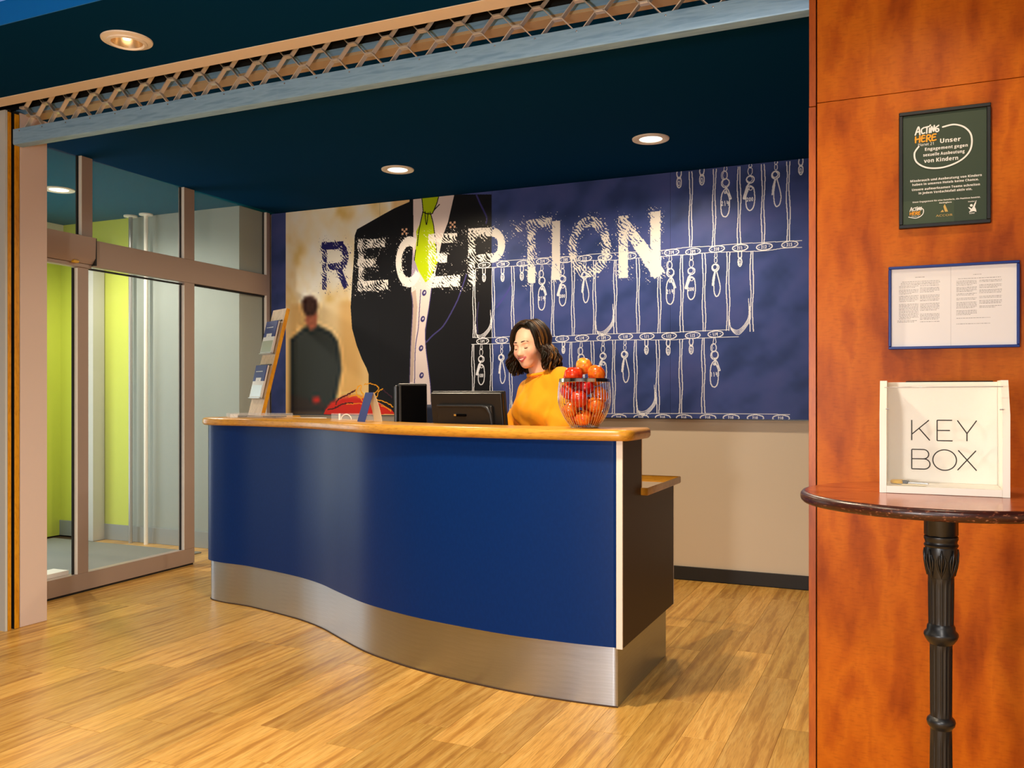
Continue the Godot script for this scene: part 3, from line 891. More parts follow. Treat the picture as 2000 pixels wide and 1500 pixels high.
# hanging keys: a = two rings and a tag, b = tag with a hole, c = long loop, d = short loops
func key(kind: String, p: PackedVector2Array, col: Color, label := "") -> void:
	var t := p[0]
	var h := p[1].y - p[0].y
	var P := func(x: float, y: float) -> Vector2: return t + Vector2(x * h, y * h)
	if kind == "d":
		stroke(soft(PackedVector2Array([P.call(-0.1, 0), P.call(-0.11, 0.3), P.call(0.02, 0.5), P.call(0.13, 0.25), P.call(0.12, 0)])), 2.6, col)
		stroke(oval(P.call(0.01, 0.7), 0.13 * h, 0.3 * h), 2.8, col)
		stroke(oval(P.call(0.0, 0.75), 0.05 * h, 0.14 * h), 2.0, col)
		return
	stroke(PackedVector2Array([P.call(-0.012, 0), P.call(-0.028, 0.1), P.call(0.0, 0.13), P.call(0.035, 0.09), P.call(0.02, 0)]), 2.4, col)
	if kind == "a":
		stroke(oval(P.call(-0.02, 0.2), 0.058, 0.085, 0.0).duplicate(), 1, col)
		stroke(oval(P.call(-0.02, 0.2), 0.055 * h, 0.085 * h), 2.4, col)
		stroke(oval(P.call(-0.005, 0.2), 0.045 * h, 0.08 * h), 2.2, col)
		stroke(oval(P.call(0.0, 0.35), 0.075 * h, 0.085 * h), 2.6, col)
		stroke(oval(P.call(0.01, 0.34), 0.06 * h, 0.07 * h), 2.2, col)
		stroke(PackedVector2Array([P.call(0.0, 0.41), P.call(0.06, 0.5), P.call(0.115, 0.66), P.call(0.09, 0.67), P.call(0.02, 0.5), P.call(0.0, 0.41)]), 3.4, col)
		stroke(soft(PackedVector2Array([P.call(0.03, 0.43), P.call(-0.06, 0.54), P.call(-0.085, 0.72), P.call(-0.07, 0.94), P.call(0.0, 1.0), P.call(0.06, 0.93), P.call(0.08, 0.74), P.call(0.065, 0.56)])), 2.8, col)
		stroke(oval(P.call(0.0, 0.53), 0.018 * h, 0.018 * h), 2.6, col)
		number(label, P.call(0.0, 0.74), 0.085 * h, col)
	elif kind == "b":
		stroke(oval(P.call(0.0, 0.19), 0.045 * h, 0.085 * h), 2.4, col)
		stroke(oval(P.call(0.0, 0.36), 0.078 * h, 0.075 * h), 2.6, col)
		stroke(oval(P.call(-0.01, 0.355), 0.055 * h, 0.055 * h), 2.4, col)
		stroke(PackedVector2Array([P.call(-0.01, 0.43), P.call(-0.07, 0.5), P.call(-0.14, 0.74), P.call(-0.115, 0.75), P.call(-0.04, 0.55)]), 3.6, col)
		stroke(soft(PackedVector2Array([P.call(0.0, 0.49), P.call(-0.06, 0.53), P.call(-0.085, 0.72), P.call(-0.075, 0.92), P.call(-0.01, 1.0), P.call(0.065, 0.93), P.call(0.09, 0.74), P.call(0.065, 0.54), P.call(0.0, 0.49)])), 2.8, col)
		stroke(oval(P.call(0.01, 0.55), 0.033 * h, 0.033 * h), 2.4, col)
		number(label, P.call(0.0, 0.77), 0.075 * h, col)
	else:
		stroke(oval(P.call(0.0, 0.18), 0.03 * h, 0.06 * h), 2.4, col)
		stroke(oval(P.call(-0.01, 0.34), 0.078 * h, 0.08 * h), 2.6, col)
		stroke(oval(P.call(-0.02, 0.33), 0.055 * h, 0.06 * h), 2.6, col)
		stroke(PackedVector2Array([P.call(-0.02, 0.44), P.call(-0.06, 0.58), P.call(-0.075, 0.74), P.call(-0.055, 0.72), P.call(-0.03, 0.56)]), 4.0, col)
		stroke(soft(PackedVector2Array([P.call(-0.01, 0.43), P.call(-0.045, 0.7), P.call(-0.03, 0.93), P.call(0.02, 1.0), P.call(0.08, 0.93), P.call(0.095, 0.75), P.call(0.02, 0.43)])), 2.8, col)

func ropes(p: PackedVector2Array, col: Color) -> void:      # left end, lowest point, right end
	for k in 4:
		var d := k * 3.2
		stroke(soft(PackedVector2Array([p[0] + Vector2(k * 0.6, d * 2.0), p[0].lerp(p[1], 0.45) + Vector2(-9 + k, 16 + d), p[1] + Vector2(0, d * 1.5 - 4), p[1].lerp(p[2], 0.5) + Vector2(12 + k * 1.6, 8 + d), p[2] + Vector2(-2 + k * 1.2, d * 3.0)])), 2.2, col)

func pair(p: PackedVector2Array, gap: float, col: Color, n: int) -> void:
	for s: float in [0.0, 1.0]:
		var w := PackedVector2Array()
		for i in 7:
			w.append(p[0].lerp(p[1], i / 6.0) + Vector2(s * gap + sin(i * 1.7 + n * 2.1 + s * 1.4) * 1.7, 0))
		stroke(soft(w), 2.6, col)

# worn stencil lettering: bars [r, a, b, half width, wear] and bows [e, centre, radii, half width, wear, from, to]
func worn(parts: Array, col: Color, nz: FastNoiseLite) -> void:
	var box := Rect2()
	for p: Array in parts:
		var r := Rect2(p[1], Vector2.ZERO).expand(p[2]) if p[0] == "r" else Rect2(p[1] - p[2], p[2] * 2.0)
		box = r if box.size == Vector2.ZERO else box.merge(r)
	box = box.grow(34)
	for y in range(maxi(0, int(box.position.y)), mini(im.get_height(), int(box.end.y))):
		for x in range(int(box.position.x), int(box.end.x)):
			var q := Vector2(x, y)
			var best := -99.0
			var wear := 0.5
			for p: Array in parts:
				var d := -99.0
				var w: float = p[3]
				var a: Vector2 = p[1]
				var b: Vector2 = p[2]
				if p[0] == "r":
					var ab := b - a
					var l := ab.length()
					ab /= l
					var u := (q - a).dot(ab)
					d = minf(w - absf((q - a).cross(ab)), minf(u, l - u))
				else:
					var e := (q - a)
					var ang := atan2(e.y, e.x)
					if ang < p[5]:
						ang += TAU
					if ang >= p[5] and ang <= p[6]:
						var k := (e / b).length()
						d = w - absf(k - 1.0) * minf(b.x, b.y) * (1.0 + 0.25 * absf(sin(ang)))
				if d > best:
					best = d
					wear = p[4]
			if best < -30.0:
				continue
			var n := nz.get_noise_2d(x, y)
			var n2 := nz.get_noise_2d(x * 0.22 + 500.0, y * 0.22)
			var hatch := 0.5 + 0.5 * sin((x - y * 0.95) * 0.5 + n2 * 5.0) * (0.7 + 0.3 * sin((x + y) * 0.8))
			var on := false
			if best > 0.0:
				on = hatch + n * 0.35 > clampf(wear + n2 * 0.55 - minf(best, 8.0) * 0.012, 0.0, 0.93)
				if wear < 0.12 and best > 3.0:
					on = n2 < 0.42 or hatch > 0.2
			else:
				on = hatch + n * 0.9 > 1.02 - best * 0.022 - n2 * 0.5
			if on:
				im.set_pixel(x, y, col)

func paint_mural() -> ImageTexture:
	im = Image.create(2048, 770, false, Image.FORMAT_RGB8)
	var blue := Color8(58, 76, 136)
	im.fill(blue)
	# worn patches of the blue print
	var nz := FastNoiseLite.new()
	nz.seed = 4
	nz.frequency = 0.006
	var cloud := Image.create(128, 48, false, Image.FORMAT_RGB8)
	for y in 48:
		for x in 128:
			var n := nz.get_noise_2d(x * 16 + y * 10, y * 16)
			cloud.set_pixel(x, y, blue.lerp(Color8(76, 86, 148), clampf(0.4 + n, 0, 1)).darkened(clampf(-n * 0.25, 0, 1)))
	cloud.resize(2048, 770, Image.INTERPOLATE_CUBIC)
	im.blit_rect(cloud, Rect2i(0, 0, 2048, 770), Vector2i.ZERO)
	# blurred lobby picture on the left
	var o: PackedVector2Array = PackedVector2Array([Vector2(115, 9), Vector2(513, 766)])
	var L := Image.create(78, 96, false, Image.FORMAT_RGB8)
	var n3 := FastNoiseLite.new()
	n3.seed = 9
	n3.frequency = 0.035
	for y in 96:
		for x in 78:
			var u := x / 78.0
			var v := y / 96.0
			var c := Color8(244, 228, 192).lerp(Color8(234, 190, 120), clampf(v * 1.2 + u * 0.2 - 0.25, 0, 1))
			var w := n3.get_noise_2d(x * 1.3, y * 0.9)
			if v < 0.45 and u < 0.75:
				c = c.lerp(Color8(246, 242, 232), clampf(w * 1.6 + 0.35, 0, 0.9)).lerp(Color8(214, 164, 60), clampf(-w * 1.4 - 0.25, 0, 0.6))
			elif v < 0.45:
				c = Color8(236, 198, 142)
			else:
				c = c.lerp(Color8(206, 150, 74), clampf(0.5 * sin(u * 17.0) + 0.1, 0, 0.5))
			L.set_pixel(x, y, c)
	L.resize(312, 385, Image.INTERPOLATE_CUBIC)
	var k8 := 0.5
	fill(PackedVector2Array([Vector2(125, 480), Vector2(179, 443), Vector2(210, 432), Vector2(243, 435), Vector2(305, 462), Vector2(333, 495), Vector2(344, 542), Vector2(351, 603), Vector2(335, 675), Vector2(312, 768), Vector2(115, 769), Vector2(115, 483)]), Color8(48, 52, 50), L, k8, Vector2(96, 0))
	fill(PackedVector2Array([Vector2(186, 420), Vector2(191, 389), Vector2(243, 391), Vector2(238, 444), Vector2(210, 455)]), Color8(176, 104, 80), L, k8, Vector2(96, 0))
	fill(PackedVector2Array([Vector2(172, 342), Vector2(186, 327), Vector2(215, 323), Vector2(238, 337), Vector2(245, 364), Vector2(236, 391), Vector2(215, 401), Vector2(189, 397), Vector2(175, 373)]), Color8(70, 44, 38), L, k8, Vector2(96, 0))
	fill(PackedVector2Array([Vector2(115, 694), Vector2(289, 732), Vector2(335, 750), Vector2(289, 768), Vector2(115, 769)]), Color8(54, 46, 44), L, k8, Vector2(96, 0))
	fill(PackedVector2Array([Vector2(219, 705), Vector2(252, 701), Vector2(257, 724), Vector2(224, 728)]), Color8(166, 44, 36), L, k8, Vector2(96, 0))
	fill(PackedVector2Array([Vector2(280, 751), Vector2(303, 724), Vector2(353, 705), Vector2(403, 699), Vector2(469, 710), Vector2(524, 731), Vector2(524, 766), Vector2(280, 768)]), Color8(206, 44, 30), L, k8, Vector2(96, 0))
	L.resize(52, 64, Image.INTERPOLATE_LANCZOS)
	L.resize(624, 770, Image.INTERPOLATE_CUBIC)
	im.blit_rect(L, Rect2i(0, 0, 624, 770), Vector2i(96, 0))
	fill(PackedVector2Array([Vector2(280, 751), Vector2(303, 732), Vector2(353, 722), Vector2(425, 725), Vector2(491, 720), Vector2(578, 749), Vector2(588, 765), Vector2(271, 768)]), Color8(206, 40, 26))
	# suit jacket
	fill(PackedVector2Array([Vector2(641, -17), Vector2(641, 9), Vector2(578, 27), Vector2(539, 42), Vector2(489, 62), Vector2(419, 90), Vector2(409, 112), Vector2(404, 213), Vector2(399, 263), Vector2(391, 374), Vector2(397, 451), Vector2(417, 514), Vector2(440, 565), Vector2(460, 599), Vector2(469, 621), Vector2(469, 712), Vector2(513, 723), Vector2(567, 749), Vector2(582, 767), Vector2(964, 767), Vector2(964, 13)]), Color8(24, 24, 28))
	# shirt
	fill(PackedVector2Array([Vector2(656, -15), Vector2(656, 10), Vector2(657, 107), Vector2(654, 176), Vector2(651, 224), Vector2(648, 275), Vector2(648, 333), Vector2(656, 377), Vector2(646, 519), Vector2(641, 650), Vector2(635, 770), Vector2(729, 769), Vector2(726, 672), Vector2(716, 602), Vector2(707, 531), Vector2(704, 466), Vector2(718, 391), Vector2(731, 317), Vector2(752, 245), Vector2(762, 197), Vector2(777, 137), Vector2(796, 94), Vector2(818, 11), Vector2(822, -3)]), Color8(226, 208, 204))
	fill(PackedVector2Array([Vector2(654, 176), Vector2(651, 224), Vector2(648, 275), Vector2(666, 291), Vector2(677, 259), Vector2(662, 218)]), Color8(160, 146, 170))
	fill(PackedVector2Array([Vector2(648, 333), Vector2(656, 377), Vector2(646, 519), Vector2(641, 650), Vector2(654, 650), Vector2(664, 494), Vector2(673, 385), Vector2(666, 323)]), Color8(190, 168, 156))
	var vio := Color8(74, 66, 122)
	stroke(soft(PackedVector2Array([Vector2(687, 324), Vector2(682, 386), Vector2(677, 458), Vector2(665, 530), Vector2(662, 639), Vector2(660, 770)])), 3, vio)
	stroke(soft(PackedVector2Array([Vector2(731, 319), Vector2(720, 391), Vector2(707, 466), Vector2(708, 531), Vector2(718, 602), Vector2(727, 672), Vector2(731, 769)])), 3.4, vio)
	stroke(soft(PackedVector2Array([Vector2(648, 333), Vector2(654, 385), Vector2(646, 519), Vector2(641, 650), Vector2(635, 770)])), 3, Color8(96, 84, 120))
	for b: PackedVector2Array in [PackedVector2Array([Vector2(701, 336)]), PackedVector2Array([Vector2(695, 428)]), PackedVector2Array([Vector2(688, 531)]), PackedVector2Array([Vector2(690, 627)])]:
		fill(oval(b[0], 8.5, 11, 0.4), Color8(58, 52, 110))
		fill(oval(b[0] + Vector2(1, -1), 3.0, 5, 0.6), Color8(200, 190, 205))
	# tie
	var lime := Color8(176, 200, 12)
	fill(PackedVector2Array([Vector2(689, -12), Vector2(691, 10), Vector2(696, 52), Vector2(683, 92), Vector2(668, 117), Vector2(671, 142), Vector2(661, 216), Vector2(676, 254), Vector2(706, 299), Vector2(718, 293), Vector2(743, 258), Vector2(755, 231), Vector2(750, 187), Vector2(743, 122), Vector2(724, 54), Vector2(734, 59), Vector2(757, 9), Vector2(759, -6)]), lime)
	var ink := Color8(20, 20, 22)
	stroke(soft(PackedVector2Array([Vector2(690, -12), Vector2(694, 24), Vector2(697, 50)])), 3.2, ink)
	stroke(soft(PackedVector2Array([Vector2(759, 2), Vector2(751, 26), Vector2(734, 59)])), 3.2, ink)
	stroke(soft(PackedVector2Array([Vector2(695, 50), Vector2(708, 56), Vector2(720, 59), Vector2(735, 59)])), 3.2, ink)
	stroke(soft(PackedVector2Array([Vector2(695, 52), Vector2(684, 96), Vector2(677, 132), Vector2(673, 168)])), 3.4, ink)
	stroke(soft(PackedVector2Array([Vector2(666, 182), Vector2(663, 200), Vector2(661, 218)])), 3.0, ink)
	stroke(soft(PackedVector2Array([Vector2(725, 54), Vector2(737, 93), Vector2(743, 133), Vector2(748, 169), Vector2(750, 196)])), 3.2, ink)
	stroke(soft(PackedVector2Array([Vector2(704, 49), Vector2(706, 76), Vector2(710, 95), Vector2(714, 77), Vector2(717, 54)])), 3.0, ink)
	stroke(soft(PackedVector2Array([Vector2(741, 47), Vector2(749, 40), Vector2(762, 29)])), 3.0, ink)
	stroke(soft(PackedVector2Array([Vector2(753, 236), Vector2(747, 248), Vector2(737, 269)])), 3.0, ink)
	# collar badges
	for b: PackedVector2Array in [PackedVector2Array([Vector2(814, 104)]), PackedVector2Array([Vector2(620, 113)])]:
		for q: Vector2 in [Vector2(-8, -7), Vector2(8, -7), Vector2(0, 0), Vector2(-8, 8), Vector2(8, 8)]:
			fill(oval(b[0] + q, 4.5, 4.5), Color8(214, 168, 138))
	# violet seams of the jacket
	stroke(soft(PackedVector2Array([Vector2(906, 8), Vector2(921, 41), Vector2(945, 88), Vector2(943, 109)])), 4.5, Color8(58, 54, 116))
	stroke(soft(PackedVector2Array([Vector2(868, 280), Vector2(842, 348), Vector2(820, 391), Vector2(778, 454), Vector2(735, 487), Vector2(710, 510)])), 4.0, Color8(66, 62, 118))
	stroke(soft(PackedVector2Array([Vector2(915, 378), Vector2(909, 430), Vector2(911, 483)])), 3, Color8(62, 58, 100))
	stroke(soft(PackedVector2Array([Vector2(1040, 323), Vector2(1012, 364), Vector2(983, 398)])), 5, Color8(72, 74, 150))
	# poppy lines
	var am := Color8(240, 160, 24)
	var brn := Color8(84, 30, 24)
	stroke(soft(PackedVector2Array([Vector2(326, 730), Vector2(335, 713), Vector2(380, 694), Vector2(414, 677)])), 3.5, brn, 1.5, 3)
	stroke(soft(PackedVector2Array([Vector2(289, 751), Vector2(323, 743), Vector2(362, 728), Vector2(403, 726)])), 3.5, brn, 1.5, 4)
	stroke(soft(PackedVector2Array([Vector2(382, 703), Vector2(418, 697), Vector2(434, 705), Vector2(443, 720), Vector2(460, 725), Vector2(474, 720)])), 3.2, am, 1.5, 5)
	stroke(soft(PackedVector2Array([Vector2(371, 729), Vector2(403, 729), Vector2(443, 727), Vector2(474, 729)])), 3.2, Color8(240, 130, 30), 1.5, 6)
	stroke(soft(PackedVector2Array([Vector2(414, 679), Vector2(425, 666), Vector2(438, 662), Vector2(434, 679), Vector2(445, 694), Vector2(449, 705)])), 3.2, am, 1.5, 7)
	stroke(soft(PackedVector2Array([Vector2(451, 658), Vector2(474, 655), Vector2(491, 658), Vector2(509, 666), Vector2(509, 679), Vector2(491, 694), Vector2(482, 708)])), 3.2, am, 1.5, 8)
	stroke(soft(PackedVector2Array([Vector2(528, 675), Vector2(513, 683), Vector2(506, 697), Vector2(502, 712), Vector2(530, 719), Vector2(556, 729), Vector2(573, 740)])), 3.2, am, 1.5, 9)
	stroke(soft(PackedVector2Array([Vector2(530, 677), Vector2(548, 690), Vector2(567, 705)])), 3.0, Color8(70, 34, 50), 1.5, 10)
	stroke(soft(PackedVector2Array([Vector2(522, 736), Vector2(545, 742), Vector2(565, 754)])), 3.4, am, 1.5, 12)
	stroke(soft(PackedVector2Array([Vector2(416, 684), Vector2(420, 697), Vector2(429, 705), Vector2(451, 703), Vector2(467, 697), Vector2(478, 703)])), 3.2, am, 1.5, 13)
	# hand drawn key board
	var wh := Color8(232, 232, 238)
	for l: PackedVector2Array in [
			PackedVector2Array([Vector2(905, 261), Vector2(968, 262), Vector2(1048, 262), Vector2(1128, 261), Vector2(1182, 263), Vector2(1216, 261), Vector2(1290, 259), Vector2(1407, 264), Vector2(1480, 262), Vector2(1551, 262), Vector2(1681, 260), Vector2(1722, 260), Vector2(1862, 265), Vector2(1922, 261), Vector2(1974, 262)]),
			PackedVector2Array([Vector2(963, 240), Vector2(1021, 242), Vector2(1091, 242), Vector2(1180, 241), Vector2(1216, 242), Vector2(1288, 243), Vector2(1327, 240), Vector2(1410, 241), Vector2(1485, 242), Vector2(1556, 243), Vector2(1638, 239), Vector2(1722, 241), Vector2(1757, 239), Vector2(1862, 240), Vector2(1974, 242)]),
			PackedVector2Array([Vector2(892, 498), Vector2(959, 501), Vector2(1045, 499), Vector2(1207, 503), Vector2(1329, 499), Vector2(1404, 500), Vector2(1485, 500), Vector2(1583, 501), Vector2(1689, 499), Vector2(1763, 498)]),
			PackedVector2Array([Vector2(888, 522), Vector2(1044, 522), Vector2(1233, 523), Vector2(1329, 521), Vector2(1404, 520), Vector2(1583, 524), Vector2(1612, 523), Vector2(1689, 521), Vector2(1791, 520)]),
			PackedVector2Array([Vector2(1027, 758), Vector2(1225, 756), Vector2(1383, 756), Vector2(1673, 753), Vector2(1833, 753), Vector2(1940, 754)])]:
		stroke(soft(l), 2.2, wh)
	var names := ["209", "208", "213", "214", "205", "210", "212", "215", "214", "209", "210", "211", "212", "215", "109", "110", "115", "114", "109", "110", "111", "112", "115", "114"]
	var at: PackedVector2Array = PackedVector2Array([Vector2(936, 252), Vector2(1007, 253), Vector2(1081, 255), Vector2(1152, 252), Vector2(1234, 252), Vector2(1300, 252), Vector2(1368, 253), Vector2(1449, 254), Vector2(1586, 251), Vector2(1653, 253), Vector2(1726, 250), Vector2(1796, 251), Vector2(1867, 253), Vector2(1940, 251), Vector2(930, 512), Vector2(1002, 511), Vector2(1221, 511), Vector2(1290, 511), Vector2(1364, 512), Vector2(1437, 510), Vector2(1507, 511), Vector2(1578, 512), Vector2(1652, 512), Vector2(1722, 510)])
	for i in at.size():
		stroke(oval(at[i], 23, 9.5, -0.04), 2.6, wh)
		number(names[i], at[i], 9, wh)
		stroke(PackedVector2Array([at[i] - Vector2(16, -1), at[i] - Vector2(14, -1)]), 2, wh)
		stroke(PackedVector2Array([at[i] + Vector2(14, -1), at[i] + Vector2(16, -1)]), 2, wh)
	for b: PackedVector2Array in [PackedVector2Array([Vector2(1042, 768)]), PackedVector2Array([Vector2(1415, 768)]), PackedVector2Array([Vector2(1488, 768)]), PackedVector2Array([Vector2(1558, 767)]), PackedVector2Array([Vector2(1625, 767)]), PackedVector2Array([Vector2(1699, 766)]), PackedVector2Array([Vector2(1769, 765)]), PackedVector2Array([Vector2(1841, 765)]), PackedVector2Array([Vector2(1915, 765)])]:
		stroke(oval(b[0], 24, 9.5), 2.6, wh)
		number("210", b[0], 9, wh)
	var n := 0
	for p: PackedVector2Array in [
			PackedVector2Array([Vector2(894, 264), Vector2(894, 498)]), PackedVector2Array([Vector2(966, 263), Vector2(967, 500)]), PackedVector2Array([Vector2(1040, 264), Vector2(1039, 499)]), PackedVector2Array([Vector2(1110, 263), Vector2(1109, 501)]), PackedVector2Array([Vector2(1185, 264), Vector2(1184, 501)]), PackedVector2Array([Vector2(1255, 261), Vector2(1255, 500)]), PackedVector2Array([Vector2(1329, 261), Vector2(1329, 498)]), PackedVector2Array([Vector2(1399, 264), Vector2(1399, 498)]), PackedVector2Array([Vector2(1474, 264), Vector2(1474, 499)]), PackedVector2Array([Vector2(1543, 263), Vector2(1543, 501)]),
			PackedVector2Array([Vector2(1614, 262), Vector2(1614, 500)]), PackedVector2Array([Vector2(1683, 260), Vector2(1683, 499)]), PackedVector2Array([Vector2(1756, 262), Vector2(1756, 499)]), PackedVector2Array([Vector2(1827, 264), Vector2(1826, 504)]),
			PackedVector2Array([Vector2(1643, 6), Vector2(1641, 238)]), PackedVector2Array([Vector2(1715, 6), Vector2(1713, 239)]), PackedVector2Array([Vector2(1789, 6), Vector2(1789, 240)]), PackedVector2Array([Vector2(1860, 6), Vector2(1859, 240)]), PackedVector2Array([Vector2(1931, 6), Vector2(1933, 241)]),
			PackedVector2Array([Vector2(890, 523), Vector2(890, 762)]), PackedVector2Array([Vector2(960, 523), Vector2(960, 762)]), PackedVector2Array([Vector2(1032, 523), Vector2(1032, 758)]), PackedVector2Array([Vector2(1248, 523), Vector2(1248, 756)]), PackedVector2Array([Vector2(1322, 521), Vector2(1324, 755)]), PackedVector2Array([Vector2(1394, 521), Vector2(1394, 755)]), PackedVector2Array([Vector2(1466, 522), Vector2(1466, 754)]), PackedVector2Array([Vector2(1538, 523), Vector2(1538, 753)]), PackedVector2Array([Vector2(1611, 523), Vector2(1611, 753)]), PackedVector2Array([Vector2(1681, 521), Vector2(1681, 752)])]:
		pair(p, 7.5, wh, n)
		n += 1
	for p: PackedVector2Array in [PackedVector2Array([Vector2(904, 454), Vector2(930, 492), Vector2(962, 407)]), PackedVector2Array([Vector2(1337, 452), Vector2(1365, 494), Vector2(1397, 405)]), PackedVector2Array([Vector2(1763, 451), Vector2(1794, 502), Vector2(1823, 406)]), PackedVector2Array([Vector2(1474, 711), Vector2(1503, 750), Vector2(1533, 665)]), PackedVector2Array([Vector2(1040, 711), Vector2(1071, 754), Vector2(1104, 663)])]:
		ropes(p, wh)
	for p: PackedVector2Array in [PackedVector2Array([Vector2(1752, -4), Vector2(1752, 154)]), PackedVector2Array([Vector2(1149, 265), Vector2(1149, 414)]), PackedVector2Array([Vector2(1582, 261), Vector2(1582, 413)])]:
		key("a", p, wh, "214")
	for p: PackedVector2Array in [PackedVector2Array([Vector2(1287, 524), Vector2(1287, 672)]), PackedVector2Array([Vector2(1719, 522), Vector2(1719, 672)])]:
		key("a", p, wh, "114")
	for p: PackedVector2Array in [PackedVector2Array([Vector2(1826, -5), Vector2(1826, 141)]), PackedVector2Array([Vector2(1223, 265), Vector2(1223, 403)]), PackedVector2Array([Vector2(1648, 263), Vector2(1648, 401)])]:
		key("b", p, wh, "200")
	for p: PackedVector2Array in [PackedVector2Array([Vector2(925, 524), Vector2(925, 661)]), PackedVector2Array([Vector2(1362, 523), Vector2(1362, 656)])]:
		key("b", p, wh, "100")
	for p: PackedVector2Array in [PackedVector2Array([Vector2(1901, -7), Vector2(1901, 136)]), PackedVector2Array([Vector2(1300, 261), Vector2(1300, 396)]), PackedVector2Array([Vector2(1723, 261), Vector2(1723, 395)]), PackedVector2Array([Vector2(1002, 524), Vector2(1002, 657)]), PackedVector2Array([Vector2(1435, 521), Vector2(1435, 656)])]:
		key("c", p, wh)
	for p: PackedVector2Array in [PackedVector2Array([Vector2(1609, -3), Vector2(1609, 52)]), PackedVector2Array([Vector2(1680, -4), Vector2(1680, 50)]), PackedVector2Array([Vector2(1971, 1), Vector2(1971, 48)]), PackedVector2Array([Vector2(1795, 264), Vector2(1795, 307)]), PackedVector2Array([Vector2(935, 265), Vector2(935, 308)]), PackedVector2Array([Vector2(1005, 267), Vector2(1005, 311)]), PackedVector2Array([Vector2(1076, 266), Vector2(1076, 311)]), PackedVector2Array([Vector2(1505, 524), Vector2(1505, 567)]), PackedVector2Array([Vector2(1575, 524), Vector2(1575, 571)]), PackedVector2Array([Vector2(1647, 523), Vector2(1647, 569)]), PackedVector2Array([Vector2(1225, 522), Vector2(1225, 559)])]:
		key("d", p, wh)
	# worn lettering
	var ns := FastNoiseLite.new()
	ns.seed = 17
	ns.frequency = 0.11
	ns.fractal_octaves = 2
	var lt := Color8(240, 234, 228)
	worn([["r", PackedVector2Array([Vector2(274, 123)])[0], PackedVector2Array([Vector2(274, 304)])[0], 10.5, 0.42], ["r", PackedVector2Array([Vector2(261, 141)])[0], PackedVector2Array([Vector2(358, 143)])[0], 14.0, 0.1], ["e", PackedVector2Array([Vector2(344, 185)])[0], Vector2(25, 36), 13.0, 0.34, -1.7, 1.9], ["r", PackedVector2Array([Vector2(289, 221)])[0], PackedVector2Array([Vector2(353, 219)])[0], 13.0, 0.3], ["r", PackedVector2Array([Vector2(335, 224)])[0], PackedVector2Array([Vector2(371, 302)])[0], 12.0, 0.22]], Color8(34, 30, 96), ns)
	worn([["r", PackedVector2Array([Vector2(436, 125)])[0], PackedVector2Array([Vector2(436, 318)])[0], 11.5, 0.44], ["r", PackedVector2Array([Vector2(420, 145)])[0], PackedVector2Array([Vector2(538, 147)])[0], 16.0, 0.44], ["r", PackedVector2Array([Vector2(420, 214)])[0], PackedVector2Array([Vector2(498, 216)])[0], 15.5, 0.44], ["r", PackedVector2Array([Vector2(420, 299)])[0], PackedVector2Array([Vector2(552, 299)])[0], 19.0, 0.42]], lt, ns)
	worn([["e", PackedVector2Array([Vector2(639, 222)])[0], Vector2(43, 73), 13.0, 0.03, 0.85, 5.1]], lt, ns)
	worn([["r", PackedVector2Array([Vector2(732, 129)])[0], PackedVector2Array([Vector2(732, 319)])[0], 13.5, 0.42], ["r", PackedVector2Array([Vector2(716, 147)])[0], PackedVector2Array([Vector2(831, 150)])[0], 16.5, 0.44], ["r", PackedVector2Array([Vector2(716, 216)])[0], PackedVector2Array([Vector2(792, 217)])[0], 17.0, 0.38], ["r", PackedVector2Array([Vector2(716, 299)])[0], PackedVector2Array([Vector2(843, 300)])[0], 20.0, 0.3]], lt, ns)
	worn([["r", PackedVector2Array([Vector2(888, 121)])[0], PackedVector2Array([Vector2(888, 322)])[0], 13.5, 0.55], ["r", PackedVector2Array([Vector2(874, 136)])[0], PackedVector2Array([Vector2(976, 140)])[0], 15.0, 0.34], ["e", PackedVector2Array([Vector2(968, 186)])[0], Vector2(33, 44), 14.5, 0.1, -1.65, 1.75], ["r", PackedVector2Array([Vector2(874, 228)])[0], PackedVector2Array([Vector2(976, 225)])[0], 13.0, 0.46]], lt, ns)
	worn([["r", PackedVector2Array([Vector2(1111, 116)])[0], PackedVector2Array([Vector2(1111, 270)])[0], 15.0, 0.5], ["r", PackedVector2Array([Vector2(1111, 268)])[0], PackedVector2Array([Vector2(1111, 323)])[0], 15.0, 0.06], ["r", PackedVector2Array([Vector2(1052, 135)])[0], PackedVector2Array([Vector2(1078, 136)])[0], 12.0, 0.8], ["r", PackedVector2Array([Vector2(1093, 126)])[0], PackedVector2Array([Vector2(1185, 123)])[0], 15.0, 0.52]], lt, ns)
	worn([["r", PackedVector2Array([Vector2(1199, 121)])[0], PackedVector2Array([Vector2(1199, 317)])[0], 14.5, 0.02]], lt, ns)
	worn([["e", PackedVector2Array([Vector2(1315, 215)])[0], Vector2(58, 82), 15.0, 0.52, -3.2, 3.2]], lt, ns)
	worn([["r", PackedVector2Array([Vector2(1429, 123)])[0], PackedVector2Array([Vector2(1429, 236)])[0], 16.0, 0.2], ["r", PackedVector2Array([Vector2(1429, 235)])[0], PackedVector2Array([Vector2(1429, 323)])[0], 16.0, 0.02], ["r", PackedVector2Array([Vector2(1421, 134)])[0], PackedVector2Array([Vector2(1485, 224)])[0], 18.0, 0.34], ["r", PackedVector2Array([Vector2(1478, 213)])[0], PackedVector2Array([Vector2(1548, 320)])[0], 20.0, 0.03], ["r", PackedVector2Array([Vector2(1534, 118)])[0], PackedVector2Array([Vector2(1534, 324)])[0], 17.0, 0.05]], lt, ns)
	return ImageTexture.create_from_image(im)

